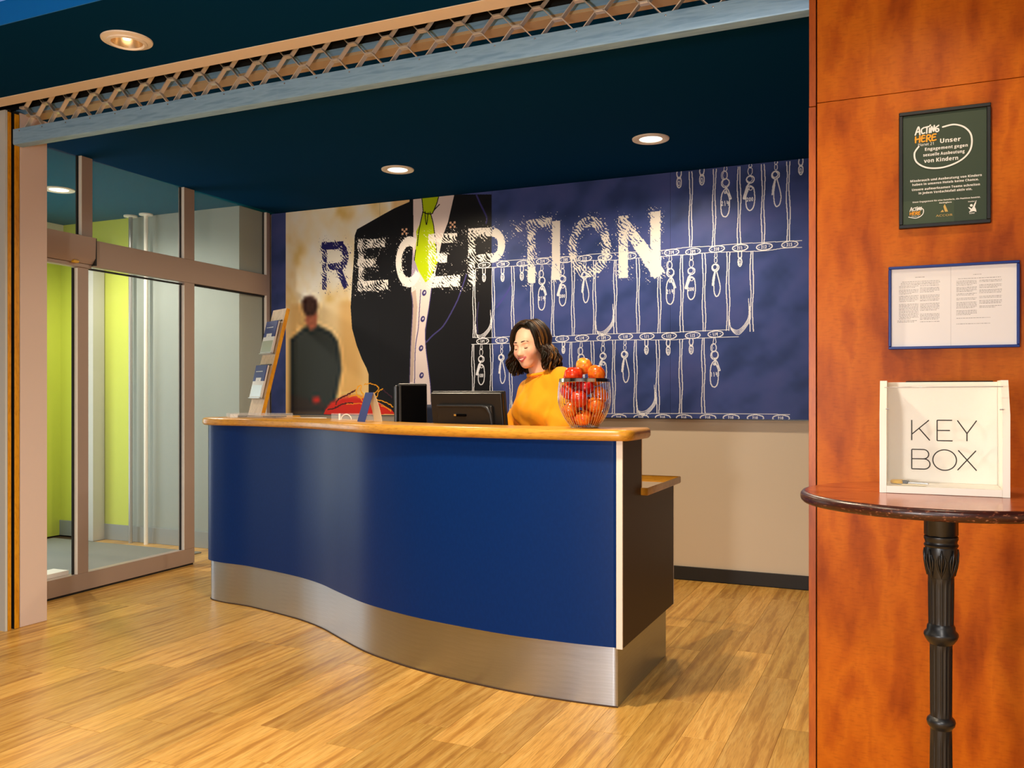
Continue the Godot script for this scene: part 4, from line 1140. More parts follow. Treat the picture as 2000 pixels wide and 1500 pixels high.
func build_mural() -> void:
	var t := thing("mural", "large blue wall mural reading RECEPTION with a suit and hanging keys", "mural")
	var m := mat("mural_print", Color.WHITE, 0.45)
	m.metallic_specular = 0.28
	m.albedo_texture = paint_mural()
	m.texture_repeat = false
	var xs := [-5.235, -4.09, -3.038, -1.592, 1.2]
	for i in 4:
		var a: float = xs[i] + (0.0012 if i else 0.0)
		var b: float = xs[i + 1]
		var s := Mb.new()
		s.box(Vector3((a + b) / 2, 2.0775, -6.391), Vector3(b - a, 1.797, 0.0218))
		var u0 := (a + 5.3) / 4.8
		var u1 := (b + 5.3) / 4.8
		var q := Mb.new()
		q.quad(Vector3(a, 1.179, -6.38), Vector3(b, 1.179, -6.38), Vector3(b, 2.976, -6.38), Vector3(a, 2.976, -6.38), Vector3(0, 0, 1), Vector2(u0, 1.801 / 1.8047), Vector2(u1, 1.801 / 1.8047), Vector2(u1, 0.004 / 1.8047), Vector2(u0, 0.004 / 1.8047))
		put("print", q, m, put("panel", s, M.dark_base, t))
	put("bottom_rail", bx(Vector3(-5.235, 1.171, -6.40), Vector3(1.2, 1.1785, -6.377)), M.gunmetal, t)
	put("batten", bx(Vector3(-5.2, 1.3, -6.42), Vector3(1.2, 1.36, -6.402)), M.dark_base, t)
	put("batten", bx(Vector3(-5.2, 2.7, -6.42), Vector3(1.2, 2.76, -6.402)), M.dark_base, t)

# ------------------------------------------------------------------ frames on the wooden wall
func frame_bars(size: Vector2, w: float, depth: float) -> Mb:
	var s := Mb.new()
	for k: float in [-1.0, 1.0]:
		s.box(Vector3(0, k * (size.y - w) / 2, depth / 2), Vector3(size.x, w, depth), 0.0025)
		s.box(Vector3(k * (size.x - w) / 2, 0, depth / 2), Vector3(w, size.y - 2 * w, depth), 0.0025)
	return s

func ribbon(pts: Array, w: float, m: Material, parent: Node3D, called: String, z := 0.0) -> void:
	var c := PackedVector2Array()
	for p: Vector2 in pts:
		c.append(p)
	c = curve(c, 0.002)
	var s := Mb.new()
	var n := Vector3(0, 0, 1)
	for i in c.size():
		var p := Vector3(c[i].x, c[i].y, z + i * 1.6e-5)
		for k in 8:
			s.tri(p, p + Vector3(cos(TAU * k / 8), sin(TAU * k / 8), 0) * w * 0.5, p + Vector3(cos(TAU * (k + 1) / 8), sin(TAU * (k + 1) / 8), 0) * w * 0.5, n, n, n)
		if i < c.size() - 1:
			var q := Vector3(c[i + 1].x, c[i + 1].y, p.z)
			var d := n.cross(q - p).normalized() * w * 0.5
			var o := Vector3(0, 0, 8e-6)
			s.quad(p - d + o, q - d + o, q + d + o, p + d + o, n)
	put(called, s, m, parent)

func build_wall_frames() -> void:
	var t := thing("poster", "framed dark green poster with a white brush circle, upper of the two frames", "poster", Vector3(0.1075, 2.110, -3.3))
	put("frame", frame_bars(Vector2(0.276, 0.394), 0.0125, 0.022), M.black_frame, t)
	put("print", bx(Vector3(-0.13, -0.19, 0.002), Vector3(0.13, 0.19, 0.012)), M.poster_green, t)
	put("print_patch", bx(Vector3(-0.129, -0.189, 0.012), Vector3(0.03, -0.104, 0.0123)), M.poster_patch, t)
	var z := 0.0127
	var W: Material = M.print_white
	# brush lettering of the badge, drawn as strokes
	for k in 2:
		var at: Vector2 = [Vector2(-0.0875, 0.118), Vector2(-0.104, -0.139)][k]
		var s: float = [1.0, 0.5][k]
		var up := [[[0, 0], [0.010, 0.026], [0.014, 0.0]], [[0.004, 0.009], [0.014, 0.010]], [[0.027, 0.022], [0.019, 0.016], [0.021, 0.003], [0.029, 0.004]], [[0.030, 0.022], [0.042, 0.024]], [[0.036, 0.023], [0.035, 0.002]], [[0.044, 0.018], [0.043, 0.003]], [[0.045, 0.026], [0.046, 0.028]], [[0.048, 0.003], [0.050, 0.022], [0.056, 0.006], [0.058, 0.025]], [[0.071, 0.024], [0.062, 0.016], [0.064, 0.004], [0.071, 0.006], [0.070, 0.013], [0.066, 0.013]]]
		var lo := [[[0.001, -0.007], [0.001, -0.026]], [[0.014, -0.004], [0.013, -0.026]], [[0.0, -0.016], [0.015, -0.014]], [[0.029, -0.005], [0.021, -0.006], [0.020, -0.024], [0.029, -0.024]], [[0.020, -0.014], [0.028, -0.013]], [[0.035, -0.026], [0.036, -0.006], [0.046, -0.006], [0.044, -0.014], [0.036, -0.015]], [[0.038, -0.015], [0.047, -0.026]], [[0.063, -0.004], [0.053, -0.006], [0.052, -0.024], [0.063, -0.023]], [[0.053, -0.014], [0.061, -0.013]]]
		for g: Array in up + lo:
			var pts := []
			for q: Array in g:
				pts.append(at + Vector2(q[0], q[1]) * s)
			ribbon(pts, 0.0046 * s, W if up.has(g) else M.print_orange, t, "brush_lettering", z)
	letters("Planet 21", 0.0088, W, t, Vector3(-0.0545, 0.083, z), false, "lettering", 0.98)
	ribbon([Vector2(-0.004, 0.135), Vector2(0.03, 0.139), Vector2(0.062, 0.125), Vector2(0.081, 0.095), Vector2(0.078, 0.05), Vector2(0.05, 0.018), Vector2(0.0, 0.0), Vector2(-0.05, 0.003), Vector2(-0.083, 0.025), Vector2(-0.09, 0.055), Vector2(-0.077, 0.077)], 0.0052, W, t, "brush_circle", z)
	letters("Unser", 0.0142, W, t, Vector3(0.018, 0.089, z), true, "lettering", 1.12)
	letters("Engagement gegen", 0.0098, W, t, Vector3(0.006, 0.066, z), true, "lettering", 1.03)
	letters("sexuelle Ausbeutung", 0.0098, W, t, Vector3(-0.001, 0.047, z), true, "lettering", 0.9)
	letters("von Kindern", 0.0126, W, t, Vector3(-0.009, 0.027, z), true, "lettering", 1.0)
	letters("Missbrauch und Ausbeutung von Kindern", 0.0072, W, t, Vector3(0.004, -0.037, z), true, "lettering", 1.07)
	letters("haben in unseren Hotels keine Chance.", 0.0072, W, t, Vector3(0.003, -0.050, z), true, "lettering", 1.05)
	letters("Unsere aufmerksamen Teams schreiten", 0.0072, W, t, Vector3(0.004, -0.067, z), true, "lettering", 1.05)
	letters("in jedem Verdachtsfall aktiv ein.", 0.0072, W, t, Vector3(0.003, -0.080, z), true, "lettering", 1.02)
	letters("Unser Engagement für eine Hotellerie, die Positives bewirkt.", 0.0046, W, t, Vector3(0.006, -0.109, z), true, "lettering", 1.08)
	letters("#actinghere", 0.0046, W, t, Vector3(0.004, -0.118, z), true)
	letters("Planet 21", 0.004, W, t, Vector3(-0.087, -0.1565, z), false)
	ribbon([Vector2(-0.072, -0.128), Vector2(-0.0625, -0.137), Vector2(-0.066, -0.153), Vector2(-0.084, -0.163), Vector2(-0.108, -0.158)], 0.0026, W, t, "brush_circle", z)
	for p: Array in [[[-0.010, 0.0], [0.0008, 0.0], [-0.0035, 0.0075]], [[0.004, 0.0], [0.013, 0.0], [0.003, 0.0265], [-0.001, 0.018]]]:
		var poly := PackedVector2Array()
		for q: Array in p:
			poly.append(Vector2(q[0] - 0.001, q[1] - 0.149))
		put("emblem", Mb.new().extrude(poly, Transform3D(Basis.IDENTITY, Vector3(0, 0, z)), 0.0004), M.print_gold, t)
	letters("ACCOR", 0.0066, M.print_gold, t, Vector3(0.0, -0.1605, z), false, "lettering", 1.7)
	var fig := PackedVector2Array()
	for q: Array in [[0.0, 0.0], [0.003, 0.006], [0.0105, 0.022], [0.0135, 0.021], [0.009, 0.006], [0.0125, -0.002], [0.014, -0.011], [0.006, -0.0075], [-0.009, -0.011], [-0.003, -0.004], [-0.011, 0.006], [-0.006, 0.0055]]:
		fig.append(Vector2(q[0] + 0.082, q[1] - 0.146))
	put("emblem", Mb.new().extrude(fig, Transform3D(Basis.IDENTITY, Vector3(0, 0, z)), 0.0004), W, t)
	put("emblem", Mb.new().extrude(oval(Vector2(0.081, -0.1345), 0.0042, 0.0042), Transform3D(Basis.IDENTITY, Vector3(0, 0, z)), 0.0004), W, t)
	letters("Member of", 0.0034, W, t, Vector3(0.084, -0.1215, z), true)
	letters("ECPAT", 0.0038, W, t, Vector3(0.083, -0.1605, z), true)
	# notice with two pages
	var d := thing("notice", "white two page notice in a glossy blue frame, below the green poster", "notice", Vector3(0.1325, 1.645, -3.3))
	put("frame", frame_bars(Vector2(0.392, 0.282), 0.0095, 0.02), M.blue_frame, d)
	var pg := mat("printed_pages", Color.WHITE, 0.5)
	pg.albedo_texture = paint_pages()
	var s := Mb.new().box(Vector3(0, 0, 0.006), Vector3(0.376, 0.266, 0.008))
	s.quad(Vector3(-0.188, -0.133, 0.0105), Vector3(0.188, -0.133, 0.0105), Vector3(0.188, 0.133, 0.0105), Vector3(-0.188, 0.133, 0.0105), Vector3(0, 0, 1), Vector2(0, 1), Vector2(1, 1), Vector2(1, 0), Vector2(0, 0))
	put("pages", s, pg, d)

func paint_pages() -> ImageTexture:
	var t := Image.create(752, 532, false, Image.FORMAT_RGB8)
	t.fill(Color8(238, 236, 238))
	var rng := RandomNumberGenerator.new()
	rng.seed = 3
	t.fill_rect(Rect2i(365, 0, 3, 532), Color8(205, 203, 206))
	var grey := Color8(150, 148, 152)
	var blocks := [[150, 60, 60, 1], [70, 88, 230, 1], [62, 98, 240, 2], [50, 118, 120, 2], [50, 142, 120, 4], [50, 184, 120, 5], [50, 240, 120, 12], [40, 352, 120, 2], [180, 118, 118, 1], [180, 134, 118, 4], [180, 184, 118, 5], [180, 240, 118, 6], [180, 310, 118, 5], [180, 362, 118, 1],
		[500, 60, 50, 1], [410, 84, 250, 1], [400, 100, 120, 4], [400, 142, 120, 4], [400, 184, 120, 2], [400, 214, 120, 2], [400, 242, 120, 5], [400, 296, 120, 4], [400, 346, 200, 1], [400, 384, 200, 1], [535, 100, 130, 2], [535, 130, 130, 3], [535, 164, 130, 3], [535, 206, 130, 2], [535, 234, 130, 3], [535, 270, 130, 2]]
	for b: Array in blocks:
		for r: int in b[3]:
			var x: int = b[0]
			var stop: int = b[0] + b[2] - (rng.randi() % 50 if r == b[3] - 1 and b[3] > 1 else 0)
			while x < stop:
				var w := 4 + rng.randi() % 14
				t.fill_rect(Rect2i(x, b[1] + r * 9, mini(w, stop - x), 4), grey.lightened(rng.randf() * 0.3))
				x += w + 3
	return ImageTexture.create_from_image(t)

# ------------------------------------------------------------------ bistro table and key box
func build_table() -> void:
	var t := thing("bistro_table", "tall round bistro table with worn dark wood top and black iron leg", "table", Vector3(0.077, 0, -2.572))
	put("table_top", Mb.new().lathe(PackedVector2Array([Vector2(0.0, 1.09), Vector2(0.2, 1.09), Vector2(0.338, 1.09)]), Vector3.ZERO, 96), M.mahogany_top, t)
	put("rim", Mb.new().lathe(PackedVector2Array([Vector2(0.338, 1.09), Vector2(0.345, 1.0885), Vector2(0.3495, 1.083), Vector2(0.3505, 1.076), Vector2(0.349, 1.068), Vector2(0.343, 1.062), Vector2(0.33, 1.060), Vector2(0.0, 1.060)]), Vector3.ZERO, 96), M.worn_rim, t)
	put("mounting_block", Mb.new().lathe(PackedVector2Array([Vector2(0.0, 1.06), Vector2(0.11, 1.06), Vector2(0.11, 1.052), Vector2(0.044, 1.05), Vector2(0.041, 1.04), Vector2(0.041, 0.985), Vector2(0.038, 0.98)]), Vector3.ZERO, 8), M.cast_iron, t)
	var ring := PackedVector2Array([Vector2(0.036, 0.984), Vector2(0.041, 0.980), Vector2(0.0415, 0.974), Vector2(0.039, 0.968), Vector2(0.0385, 0.963), Vector2(0.042, 0.958), Vector2(0.040, 0.953)])
	put("collar", Mb.new().lathe(ring, Vector3.ZERO, 40), M.cast_iron, t)
	# acanthus capital: a bulging bell with raised leaves
	put("capital", Mb.new().lathe(PackedVector2Array([Vector2(0.038, 0.954), Vector2(0.040, 0.94), Vector2(0.038, 0.915), Vector2(0.034, 0.89), Vector2(0.031, 0.872)]), Vector3.ZERO, 40), M.cast_iron, t)
	for i in 8:
		var a := TAU * i / 8
		var e := Vector3(sin(a), 0, cos(a))
		var sd := Vector3(cos(a), 0, -sin(a))
		var leaf := Mb.new()
		leaf.tube(PackedVector3Array([e * 0.030 + Vector3(0, 0.874, 0), e * 0.0335 + Vector3(0, 0.892, 0), e * 0.0375 + Vector3(0, 0.915, 0), e * 0.040 + Vector3(0, 0.936, 0), e * 0.040 + Vector3(0, 0.948, 0)]), [0.003, 0.009, 0.011, 0.010, 0.004], 8, 0.35)
		for s: float in [-1.0, 1.0]:
			leaf.tube(PackedVector3Array([e * 0.033 + Vector3(0, 0.878, 0), e * 0.0365 + sd * s * 0.007 + Vector3(0, 0.90, 0), e * 0.039 + sd * s * 0.010 + Vector3(0, 0.918, 0), e * 0.041 + sd * s * 0.006 + Vector3(0, 0.935, 0)]), [0.0015, 0.003, 0.003, 0.0015], 6)
		put("leaf", leaf, M.cast_iron, t)
	var parts := [[0.872, 0.742, 0.0315, 0.030], [0.704, 0.505, 0.0272, 0.0262], [0.478, 0.1, 0.0262, 0.030]]
	for p: Array in parts:
		var rings := []
		for k in 9:
			var f := k / 8.0
			var row := PackedVector3Array()
			for j in 96:
				var a := TAU * j / 96
				var r: float = lerpf(p[2], p[3], f) - 0.0024 * pow(absf(sin(a * 8.0)), 0.6) * (1.0 if k > 0 and k < 8 else 0.0)
				row.append(Vector3(cos(a) * r, lerpf(p[0], p[1], f), sin(a) * r))
			rings.append(row)
		put("fluted_shaft", Mb.new().skin(rings, true, true, true), M.cast_iron, t)
	put("collar", Mb.new().lathe(PackedVector2Array([Vector2(0.030, 0.752), Vector2(0.034, 0.745), Vector2(0.0345, 0.735), Vector2(0.041, 0.728), Vector2(0.042, 0.722), Vector2(0.039, 0.714), Vector2(0.032, 0.703), Vector2(0.027, 0.698)]), Vector3.ZERO, 40), M.cast_iron, t)
	put("collar", Mb.new().lathe(PackedVector2Array([Vector2(0.026, 0.510), Vector2(0.033, 0.503), Vector2(0.035, 0.496), Vector2(0.033, 0.487), Vector2(0.028, 0.481), Vector2(0.026, 0.476)]), Vector3.ZERO, 40), M.cast_iron, t)
	put("foot_column", Mb.new().lathe(PackedVector2Array([Vector2(0.03, 0.11), Vector2(0.045, 0.10), Vector2(0.06, 0.06), Vector2(0.21, 0.03), Vector2(0.22, 0.012), Vector2(0.22, 0.0), Vector2(0.0, 0.0)]), Vector3.ZERO, 48), M.cast_iron, t)

func build_key_box() -> void:
	var t := thing("key_box", "white wooden box lettered KEY BOX with a clear front on the round table", "key box", Vector3(0.081, 1.0905, -2.544))
	var D := 0.15
	var side := PackedVector2Array([Vector2(0, 0), Vector2(0, 0.208), Vector2(-0.05, 0.297), Vector2(-D, 0.297), Vector2(-D, 0)])
	for s: float in [-1.0, 1.0]:
		var fr := Transform3D(Basis(Vector3(0, 0, 1), Vector3(0, 1, 0), Vector3(-1, 0, 0)), Vector3(s * 0.1435 - 0.0085, 0, 0))
		put("side", Mb.new().extrude(side, fr, 0.017), M.white_gloss, t)
		put("pin", Mb.new().tube(PackedVector3Array([Vector3(s * 0.137, 0.222, 0.002), Vector3(s * 0.128, 0.222, 0.002)]), 0.0016, 8), M.steel, t)
	put("bottom", bx(Vector3(-0.135, 0, -D), Vector3(0.135, 0.019, 0), 0.001), M.white_gloss, t)
	put("back", bx(Vector3(-0.135, 0.019, -D), Vector3(0.135, 0.294, -D + 0.012), 0.001), M.white_gloss, t)
	put("front_pane", bx(Vector3(-0.134, 0.0195, -0.006), Vector3(0.134, 0.278, -0.003)), M.clear_pane, t)
	put("rod", Mb.new().tube(PackedVector3Array([Vector3(-0.14, 0.279, -0.001), Vector3(0.136, 0.280, -0.001)]), 0.0013, 8), M.steel, t)
	# thin sans serif letters on the pane
	var k := 0.0029
	var y1 := 0.1935
	var y0 := 0.1405
	var z := -0.0022
	var lines := [
		[[-0.074, y0], [-0.074, y1]], [[-0.033, y1], [-0.073, 0.157]], [[-0.056, 0.171], [-0.031, y0]],
		[[0.021, y1], [-0.014, y1], [-0.014, y0], [0.022, y0]], [[-0.014, 0.167], [0.016, 0.167]],
		[[0.033, y1], [0.055, 0.160], [0.077, y1]], [[0.055, 0.160], [0.055, y0]]]
	y1 = 0.1165
	y0 = 0.0655
	var b1 := [[-0.074, y0], [-0.074, y1]]
	for i in 9:
		var a := PI / 2 - PI * i / 8
		b1.append([-0.046 + cos(a) * 0.0125, 0.1043 + sin(a) * 0.0122])
	b1.append([-0.073, 0.092])
	lines.append(b1)
	var b2 := [[-0.05, 0.092]]
	for i in 9:
		var a := PI / 2 - PI * i / 8
		b2.append([-0.044 + cos(a) * 0.0135, 0.0787 + sin(a) * 0.0133])
	b2.append([-0.074, y0])
	lines.append(b2)
	var o := []
	for i in 37:
		o.append([0.0035 + cos(TAU * i / 36) * 0.0275, 0.0905 + sin(TAU * i / 36) * 0.0265])
	lines.append(o)
	lines.append([[0.035, y1], [0.077, y0]])
	lines.append([[0.0755, y1], [0.0335, y0]])
	var s := Mb.new()
	for l: Array in lines:
		var p := PackedVector3Array()
		for q: Array in l:
			p.append(Vector3(q[0], q[1], z))
		for i in p.size() - 1:
			s.tube(PackedVector3Array([p[i], p[i + 1]]), k * 0.5, 6)
	put("lettering", s, M.print_black, t)
	var ky := thing("key", "small steel key with a yellow cap lying inside the white box", "key", Vector3(-0.012, 1.1105, -2.605), -0.25)
	put("cap", Mb.new().lathe(PackedVector2Array([Vector2(0, 0), Vector2(0.0175, 0.001), Vector2(0.019, 0.006), Vector2(0.015, 0.010), Vector2(0, 0.011)]), Vector3(-0.016, 0, 0), 20), M.brass_yellow, ky)
	put("blade", bx(Vector3(0.006, 0.002, -0.005), Vector3(0.062, 0.006, 0.005), 0.0012), M.steel, ky)
	put("bow", bx(Vector3(-0.008, 0.001, -0.010), Vector3(0.012, 0.0095, 0.010), 0.002), M.gunmetal, ky)
	var tg := thing("key_tag", "flat pale key tag lying beside the key in the box", "key tag", Vector3(0.012, 1.1105, -2.572), -0.06)
	put("plate", bx(Vector3(-0.03, 0, -0.006), Vector3(0.03, 0.002, 0.006), 0.0008), M.cream_card, tg)
	put("ring", Mb.new().lathe(PackedVector2Array([Vector2(0.004, 0), Vector2(0.0055, 0.001), Vector2(0.004, 0.002), Vector2(0.0032, 0.001), Vector2(0.004, 0)]), Vector3(-0.035, 0, 0), 16), M.steel, tg)
	var b := put("black_sign", bx(Vector3(-0.01, 1.12, -3.3), Vector3(0.252, 1.396, -3.285), 0.002), M.black_frame)
	tag(b, "black board fixed to the wooden wall behind the white box", "board")

# ------------------------------------------------------------------ things on and behind the desk
func leaning(parent: Node3D, lean: float, turn: float) -> void:
	parent.rotation = Vector3(lean, turn, 0)

func build_counter_things() -> void:
	# brochure rack: local x to the right, y up the board, z out of its face
	var r := thing("brochure_rack", "leaning beech board with two brochure holders on the desk's left end", "brochure rack", Vector3(-4.085, 1.2, -4.87))
	var side := Vector3(0.888, 0, 0.46)
	var nrm := Vector3(-0.46, 0, 0.888)
	var upv := (Vector3.UP * 0.745 - nrm * 0.187).normalized()
	var face := side.cross(upv).normalized()
	r.transform = Transform3D(Basis(side, upv, face), Vector3(-4.128, 1.2072, -4.85))
	put("board", bx(Vector3(-0.114, 0.0, -0.026), Vector3(0.114, 0.768, 0), 0.002), M.beech_board, r)
	put("edge_band", bx(Vector3(0.114, 0.0, -0.026), Vector3(0.1165, 0.768, 0.0), 0.0008), M.amber_edge, r)
	for k in 2:
		var y: float = [0.12, 0.44][k]
		put("ledge", bx(Vector3(-0.10, y - 0.006, 0.0), Vector3(0.10, y, 0.034), 0.001), M.silver_plastic, r)
		put("slot", bx(Vector3(-0.09, y + 0.235, 0.0), Vector3(0.09, y + 0.245, 0.006), 0.001), M.brown_gable, r)
		var b := thing("brochure", ["blue and white brochure in the lower holder of the rack", "blue and white brochure in the upper holder of the rack"][k], "brochure", Vector3.ZERO, 0.0, "brochures in the rack")
		b.transform = r.transform * Transform3D(Basis(Vector3.RIGHT, 0.02), Vector3(-0.012, y + 0.001, 0.006))
		put("pages", bx(Vector3(-0.095, 0.0, 0.0), Vector3(0.095, 0.232, 0.017), 0.001), M.white_card, b)
		put("cover_top", bx(Vector3(-0.0952, 0.118, 0.012), Vector3(0.0952, 0.2325, 0.0176)), M.navy_print, b)
		put("cover_label", bx(Vector3(-0.046, 0.104, 0.0165), Vector3(0.042, 0.142, 0.0181)), M.white_card, b)
		put("emblem", bx(Vector3(-0.006, 0.120, 0.018), Vector3(0.004, 0.127, 0.0184)), M.silver_plastic, b)
		var dash := Mb.new()
		for q: Vector2 in [Vector2(-0.062, 0.016), Vector2(-0.040, 0.012), Vector2(-0.02, 0.014), Vector2(0.003, 0.02), Vector2(0.03, 0.022)]:
			dash.box(Vector3(q.x, 0.187, 0.0178), Vector3(q.y, 0.005, 0.0006))
		put("print_line", dash, M.print_white, b)
		put("cover_picture", bx(Vector3(-0.086, 0.008, 0.0165), Vector3(0.086, 0.09, 0.0179)), M.silver_plastic, b)
	# acrylic tray and a little card
	var a := thing("acrylic_tray", "low clear acrylic tray in front of the brochure rack", "tray", Vector3(-3.87, 1.2005, -4.6), 0.16)
	put("base", bx(Vector3(-0.20, 0, -0.075), Vector3(0.20, 0.004, 0.075), 0.001), M.acrylic, a)
	for k: float in [-1.0, 1.0]:
		put("long_side", bx(Vector3(-0.20, 0.004, k * 0.0735 - 0.0015), Vector3(0.20, 0.03, k * 0.0735 + 0.0015)), M.acrylic, a)
		put("end", bx(Vector3(k * 0.1985 - 0.0015, 0.004, -0.072), Vector3(k * 0.1985 + 0.0015, 0.03, 0.072)), M.acrylic, a)
	for k in 3:
		var lf := put("leaflet_pile", Mb.new().box(Vector3.ZERO, Vector3(0.10, 0.007, 0.12), 0.001), [M.gunmetal, M.silver_plastic, M.brown_gable][k])
		lf.transform = a.transform * Transform3D(Basis(Vector3.UP, 0.06 - 0.07 * k), Vector3(-0.12 + 0.115 * k, 0.0085, 0))
		tag(lf, ["dark grey leaflets at the left in the clear tray", "silvery leaflets in the middle of the clear tray", "brownish leaflets at the right in the clear tray"][k], "leaflets", "leaflet piles in the tray")
	var c := thing("card", "small white and yellow card at the desk's left edge", "card", Vector3(-4.0, 1.2005, -4.505), 0.42)
	put("front", Mb.new().box(Vector3(0, 0.0115, 0), Vector3(0.05, 0.023, 0.002), 0.0004, Basis(Vector3.RIGHT, -0.25)), M.white_card, c)
	put("rear", Mb.new().box(Vector3(0.0, 0.0115, -0.011), Vector3(0.05, 0.023, 0.002), 0.0004, Basis(Vector3.RIGHT, 0.25)), M.cream_card, c)
	# folded tent leaflet
	var l := thing("tent_card", "tall folded navy and cream tent card left of the black screens", "tent card", Vector3(-2.755, 1.2, -4.195), 0.0)
	l.rotation.y = 1.08
	for k in 2:
		var s: float = [-1.0, 1.0][k]
		var path := PackedVector2Array()
		for i in 9:
			var f := i / 8.0
			path.append(Vector2(s * (0.052 * (1.0 - f) * (1.0 + (0.55 * f if k == 1 else 0.0)) + 0.001), 0.163 * f))
		var p2 := PackedVector2Array()
		for q in path:
			p2.append(q + Vector2(s * 0.0016, 0))
		p2.reverse()
		path.append_array(p2)
		put(["front_sheet", "rear_sheet"][k], Mb.new().extrude(path, Transform3D(Basis.IDENTITY, Vector3(0, 0, 0.045)), 0.09), [M.navy_print, M.cream_card][k], l)
	put("label", Mb.new().box(Vector3(-0.0325, 0.065, 0), Vector3(0.0012, 0.05, 0.05), 0.0, Basis(Vector3.BACK, -0.31)), M.white_card, l)
	# clear card stand on the desk
	var h := thing("clear_stand", "clear acrylic block with white curl left of the tent card", "card stand", Vector3(-2.93, 1.2005, -4.29), 0.32)
	put("plate", bx(Vector3(-0.13, 0, -0.002), Vector3(0.14, 0.042, 0.002), 0.0006), M.acrylic, h)
	put("foot", bx(Vector3(-0.13, 0, -0.03), Vector3(0.14, 0.003, 0.03), 0.0006), M.acrylic, h)
	var arc := PackedVector3Array()
	for i in 15:
		var an := PI * (i / 14.0)
		arc.append(Vector3(-0.04 + cos(an) * 0.03, 0.006 + sin(an) * 0.03, 0.004))
	put("curl", Mb.new().tube(arc, 0.003, 8), M.white_gloss, h)
	put("side_bar", bx(Vector3(-0.085, 0.003, 0.002), Vector3(-0.075, 0.041, 0.005)), M.white_gloss, h)
	# in-tray standing on the deep left part
	var p := thing("paper_tray", "silver paper tray with white sheets behind the desk's left part", "paper tray", Vector3(-3.70, 0.925, -4.83), 0.3)
	put("column", bx(Vector3(-0.10, 0, -0.08), Vector3(0.10, 0.235, 0.08), 0.003), M.gunmetal, p)
	put("tray", bx(Vector3(-0.13, 0.235, -0.14), Vector3(0.13, 0.25, 0.14), 0.002), M.silver_plastic, p)
	put("sheets", bx(Vector3(-0.12, 0.25, -0.13), Vector3(0.12, 0.27, 0.13), 0.002), M.white_card, p)
	# customer terminal, screen towards the viewer
	var s := thing("customer_screen", "upright black screen left of the wide monitor", "screen", Vector3(-2.55, 0.925, -4.315), 0.72)
	put("screen_body", Mb.new().box(Vector3(0, 0.37, 0), Vector3(0.162, 0.235, 0.042), 0.006, Basis(Vector3.RIGHT, -0.06)), M.black_plastic, s)
	put("screen_glass", Mb.new().box(Vector3(0.004, 0.369, 0.0215), Vector3(0.142, 0.215, 0.002), 0.0, Basis(Vector3.RIGHT, -0.06)), M.black_screen, s)
	put("side_bevel", Mb.new().box(Vector3(-0.088, 0.365, -0.012), Vector3(0.02, 0.225, 0.05), 0.008, Basis(Vector3.UP, -0.35)), M.gunmetal, s)
	put("stand", Mb.new().lathe(PackedVector2Array([Vector2(0.09, 0), Vector2(0.085, 0.012), Vector2(0.025, 0.02), Vector2(0.022, 0.27), Vector2(0, 0.27)]), Vector3.ZERO, 24), M.black_plastic, s)
	# wide monitor seen from behind
	var m := thing("monitor", "wide black monitor seen from behind, in front of the woman", "monitor", Vector3(-2.10, 0.925, -4.12), 0.0)
	m.rotation.y = -0.165
	var tilt := Basis(Vector3.BACK, 0.0) * Basis(Vector3.RIGHT, 0.14)
	var mc := Vector3(0.0, 0.312, 0.0)
	put("back_shell", Mb.new().box(mc, Vector3(0.462, 0.25, 0.03), 0.008, tilt), M.black_plastic, m)
	put("bezel", Mb.new().box(mc + tilt * Vector3(0, 0, -0.018), Vector3(0.47, 0.262, 0.014), 0.004, tilt), M.black_plastic, m)
	put("screen_panel", Mb.new().box(mc + tilt * Vector3(0, 0, -0.0255), Vector3(0.446, 0.236, 0.002), 0.0, tilt), M.black_screen, m)
	put("hump", Mb.new().box(mc + tilt * Vector3(0.0, -0.02, 0.02), Vector3(0.36, 0.175, 0.03), 0.013, tilt), M.black_plastic, m)
	put("hump_ridge", Mb.new().tube(PackedVector3Array([mc + tilt * Vector3(-0.17, 0.06, 0.034), mc + tilt * Vector3(0.12, 0.06, 0.034), mc + tilt * Vector3(0.152, 0.052, 0.036), mc + tilt * Vector3(0.168, 0.02, 0.034), mc + tilt * Vector3(0.176, -0.09, 0.034)]), [0.006, 0.007, 0.010, 0.008, 0.005], 10), M.gunmetal, m)
	put("cable_clip", Mb.new().box(mc + tilt * Vector3(-0.015, 0.012, 0.038), Vector3(0.065, 0.012, 0.012), 0.003, tilt), M.black_screen, m)
	put("lock_port", Mb.new().box(mc + tilt * Vector3(-0.05, 0.014, 0.042), Vector3(0.016, 0.014, 0.01), 0.003, tilt), M.chrome, m)
	put("neck", bx(Vector3(-0.04, 0.01, -0.02), Vector3(0.04, 0.26, 0.012), 0.005), M.black_plastic, m)
	put("foot", bx(Vector3(-0.12, 0, -0.09), Vector3(0.12, 0.012, 0.07), 0.004), M.black_plastic, m)
	# office chair behind the desk
	var ch := thing("office_chair", "navy office chair back just showing left of the black screen", "office chair", Vector3(-2.75, 0, -4.92), 0.35)
	put("backrest", Mb.new().box(Vector3(0, 0.98, 0.19), Vector3(0.34, 0.62, 0.07), 0.03, Basis(Vector3.RIGHT, 0.06)), M.navy_fabric, ch)
	put("seat", bx(Vector3(-0.23, 0.46, -0.25), Vector3(0.23, 0.55, 0.2), 0.03), M.navy_fabric, ch)
	put("back_bar", bx(Vector3(-0.03, 0.44, 0.16), Vector3(0.03, 0.8, 0.19), 0.008), M.black_plastic, ch)
	put("gas_post", Mb.new().lathe(PackedVector2Array([Vector2(0.025, 0.08), Vector2(0.025, 0.46)]), Vector3.ZERO, 16), M.gunmetal, ch)
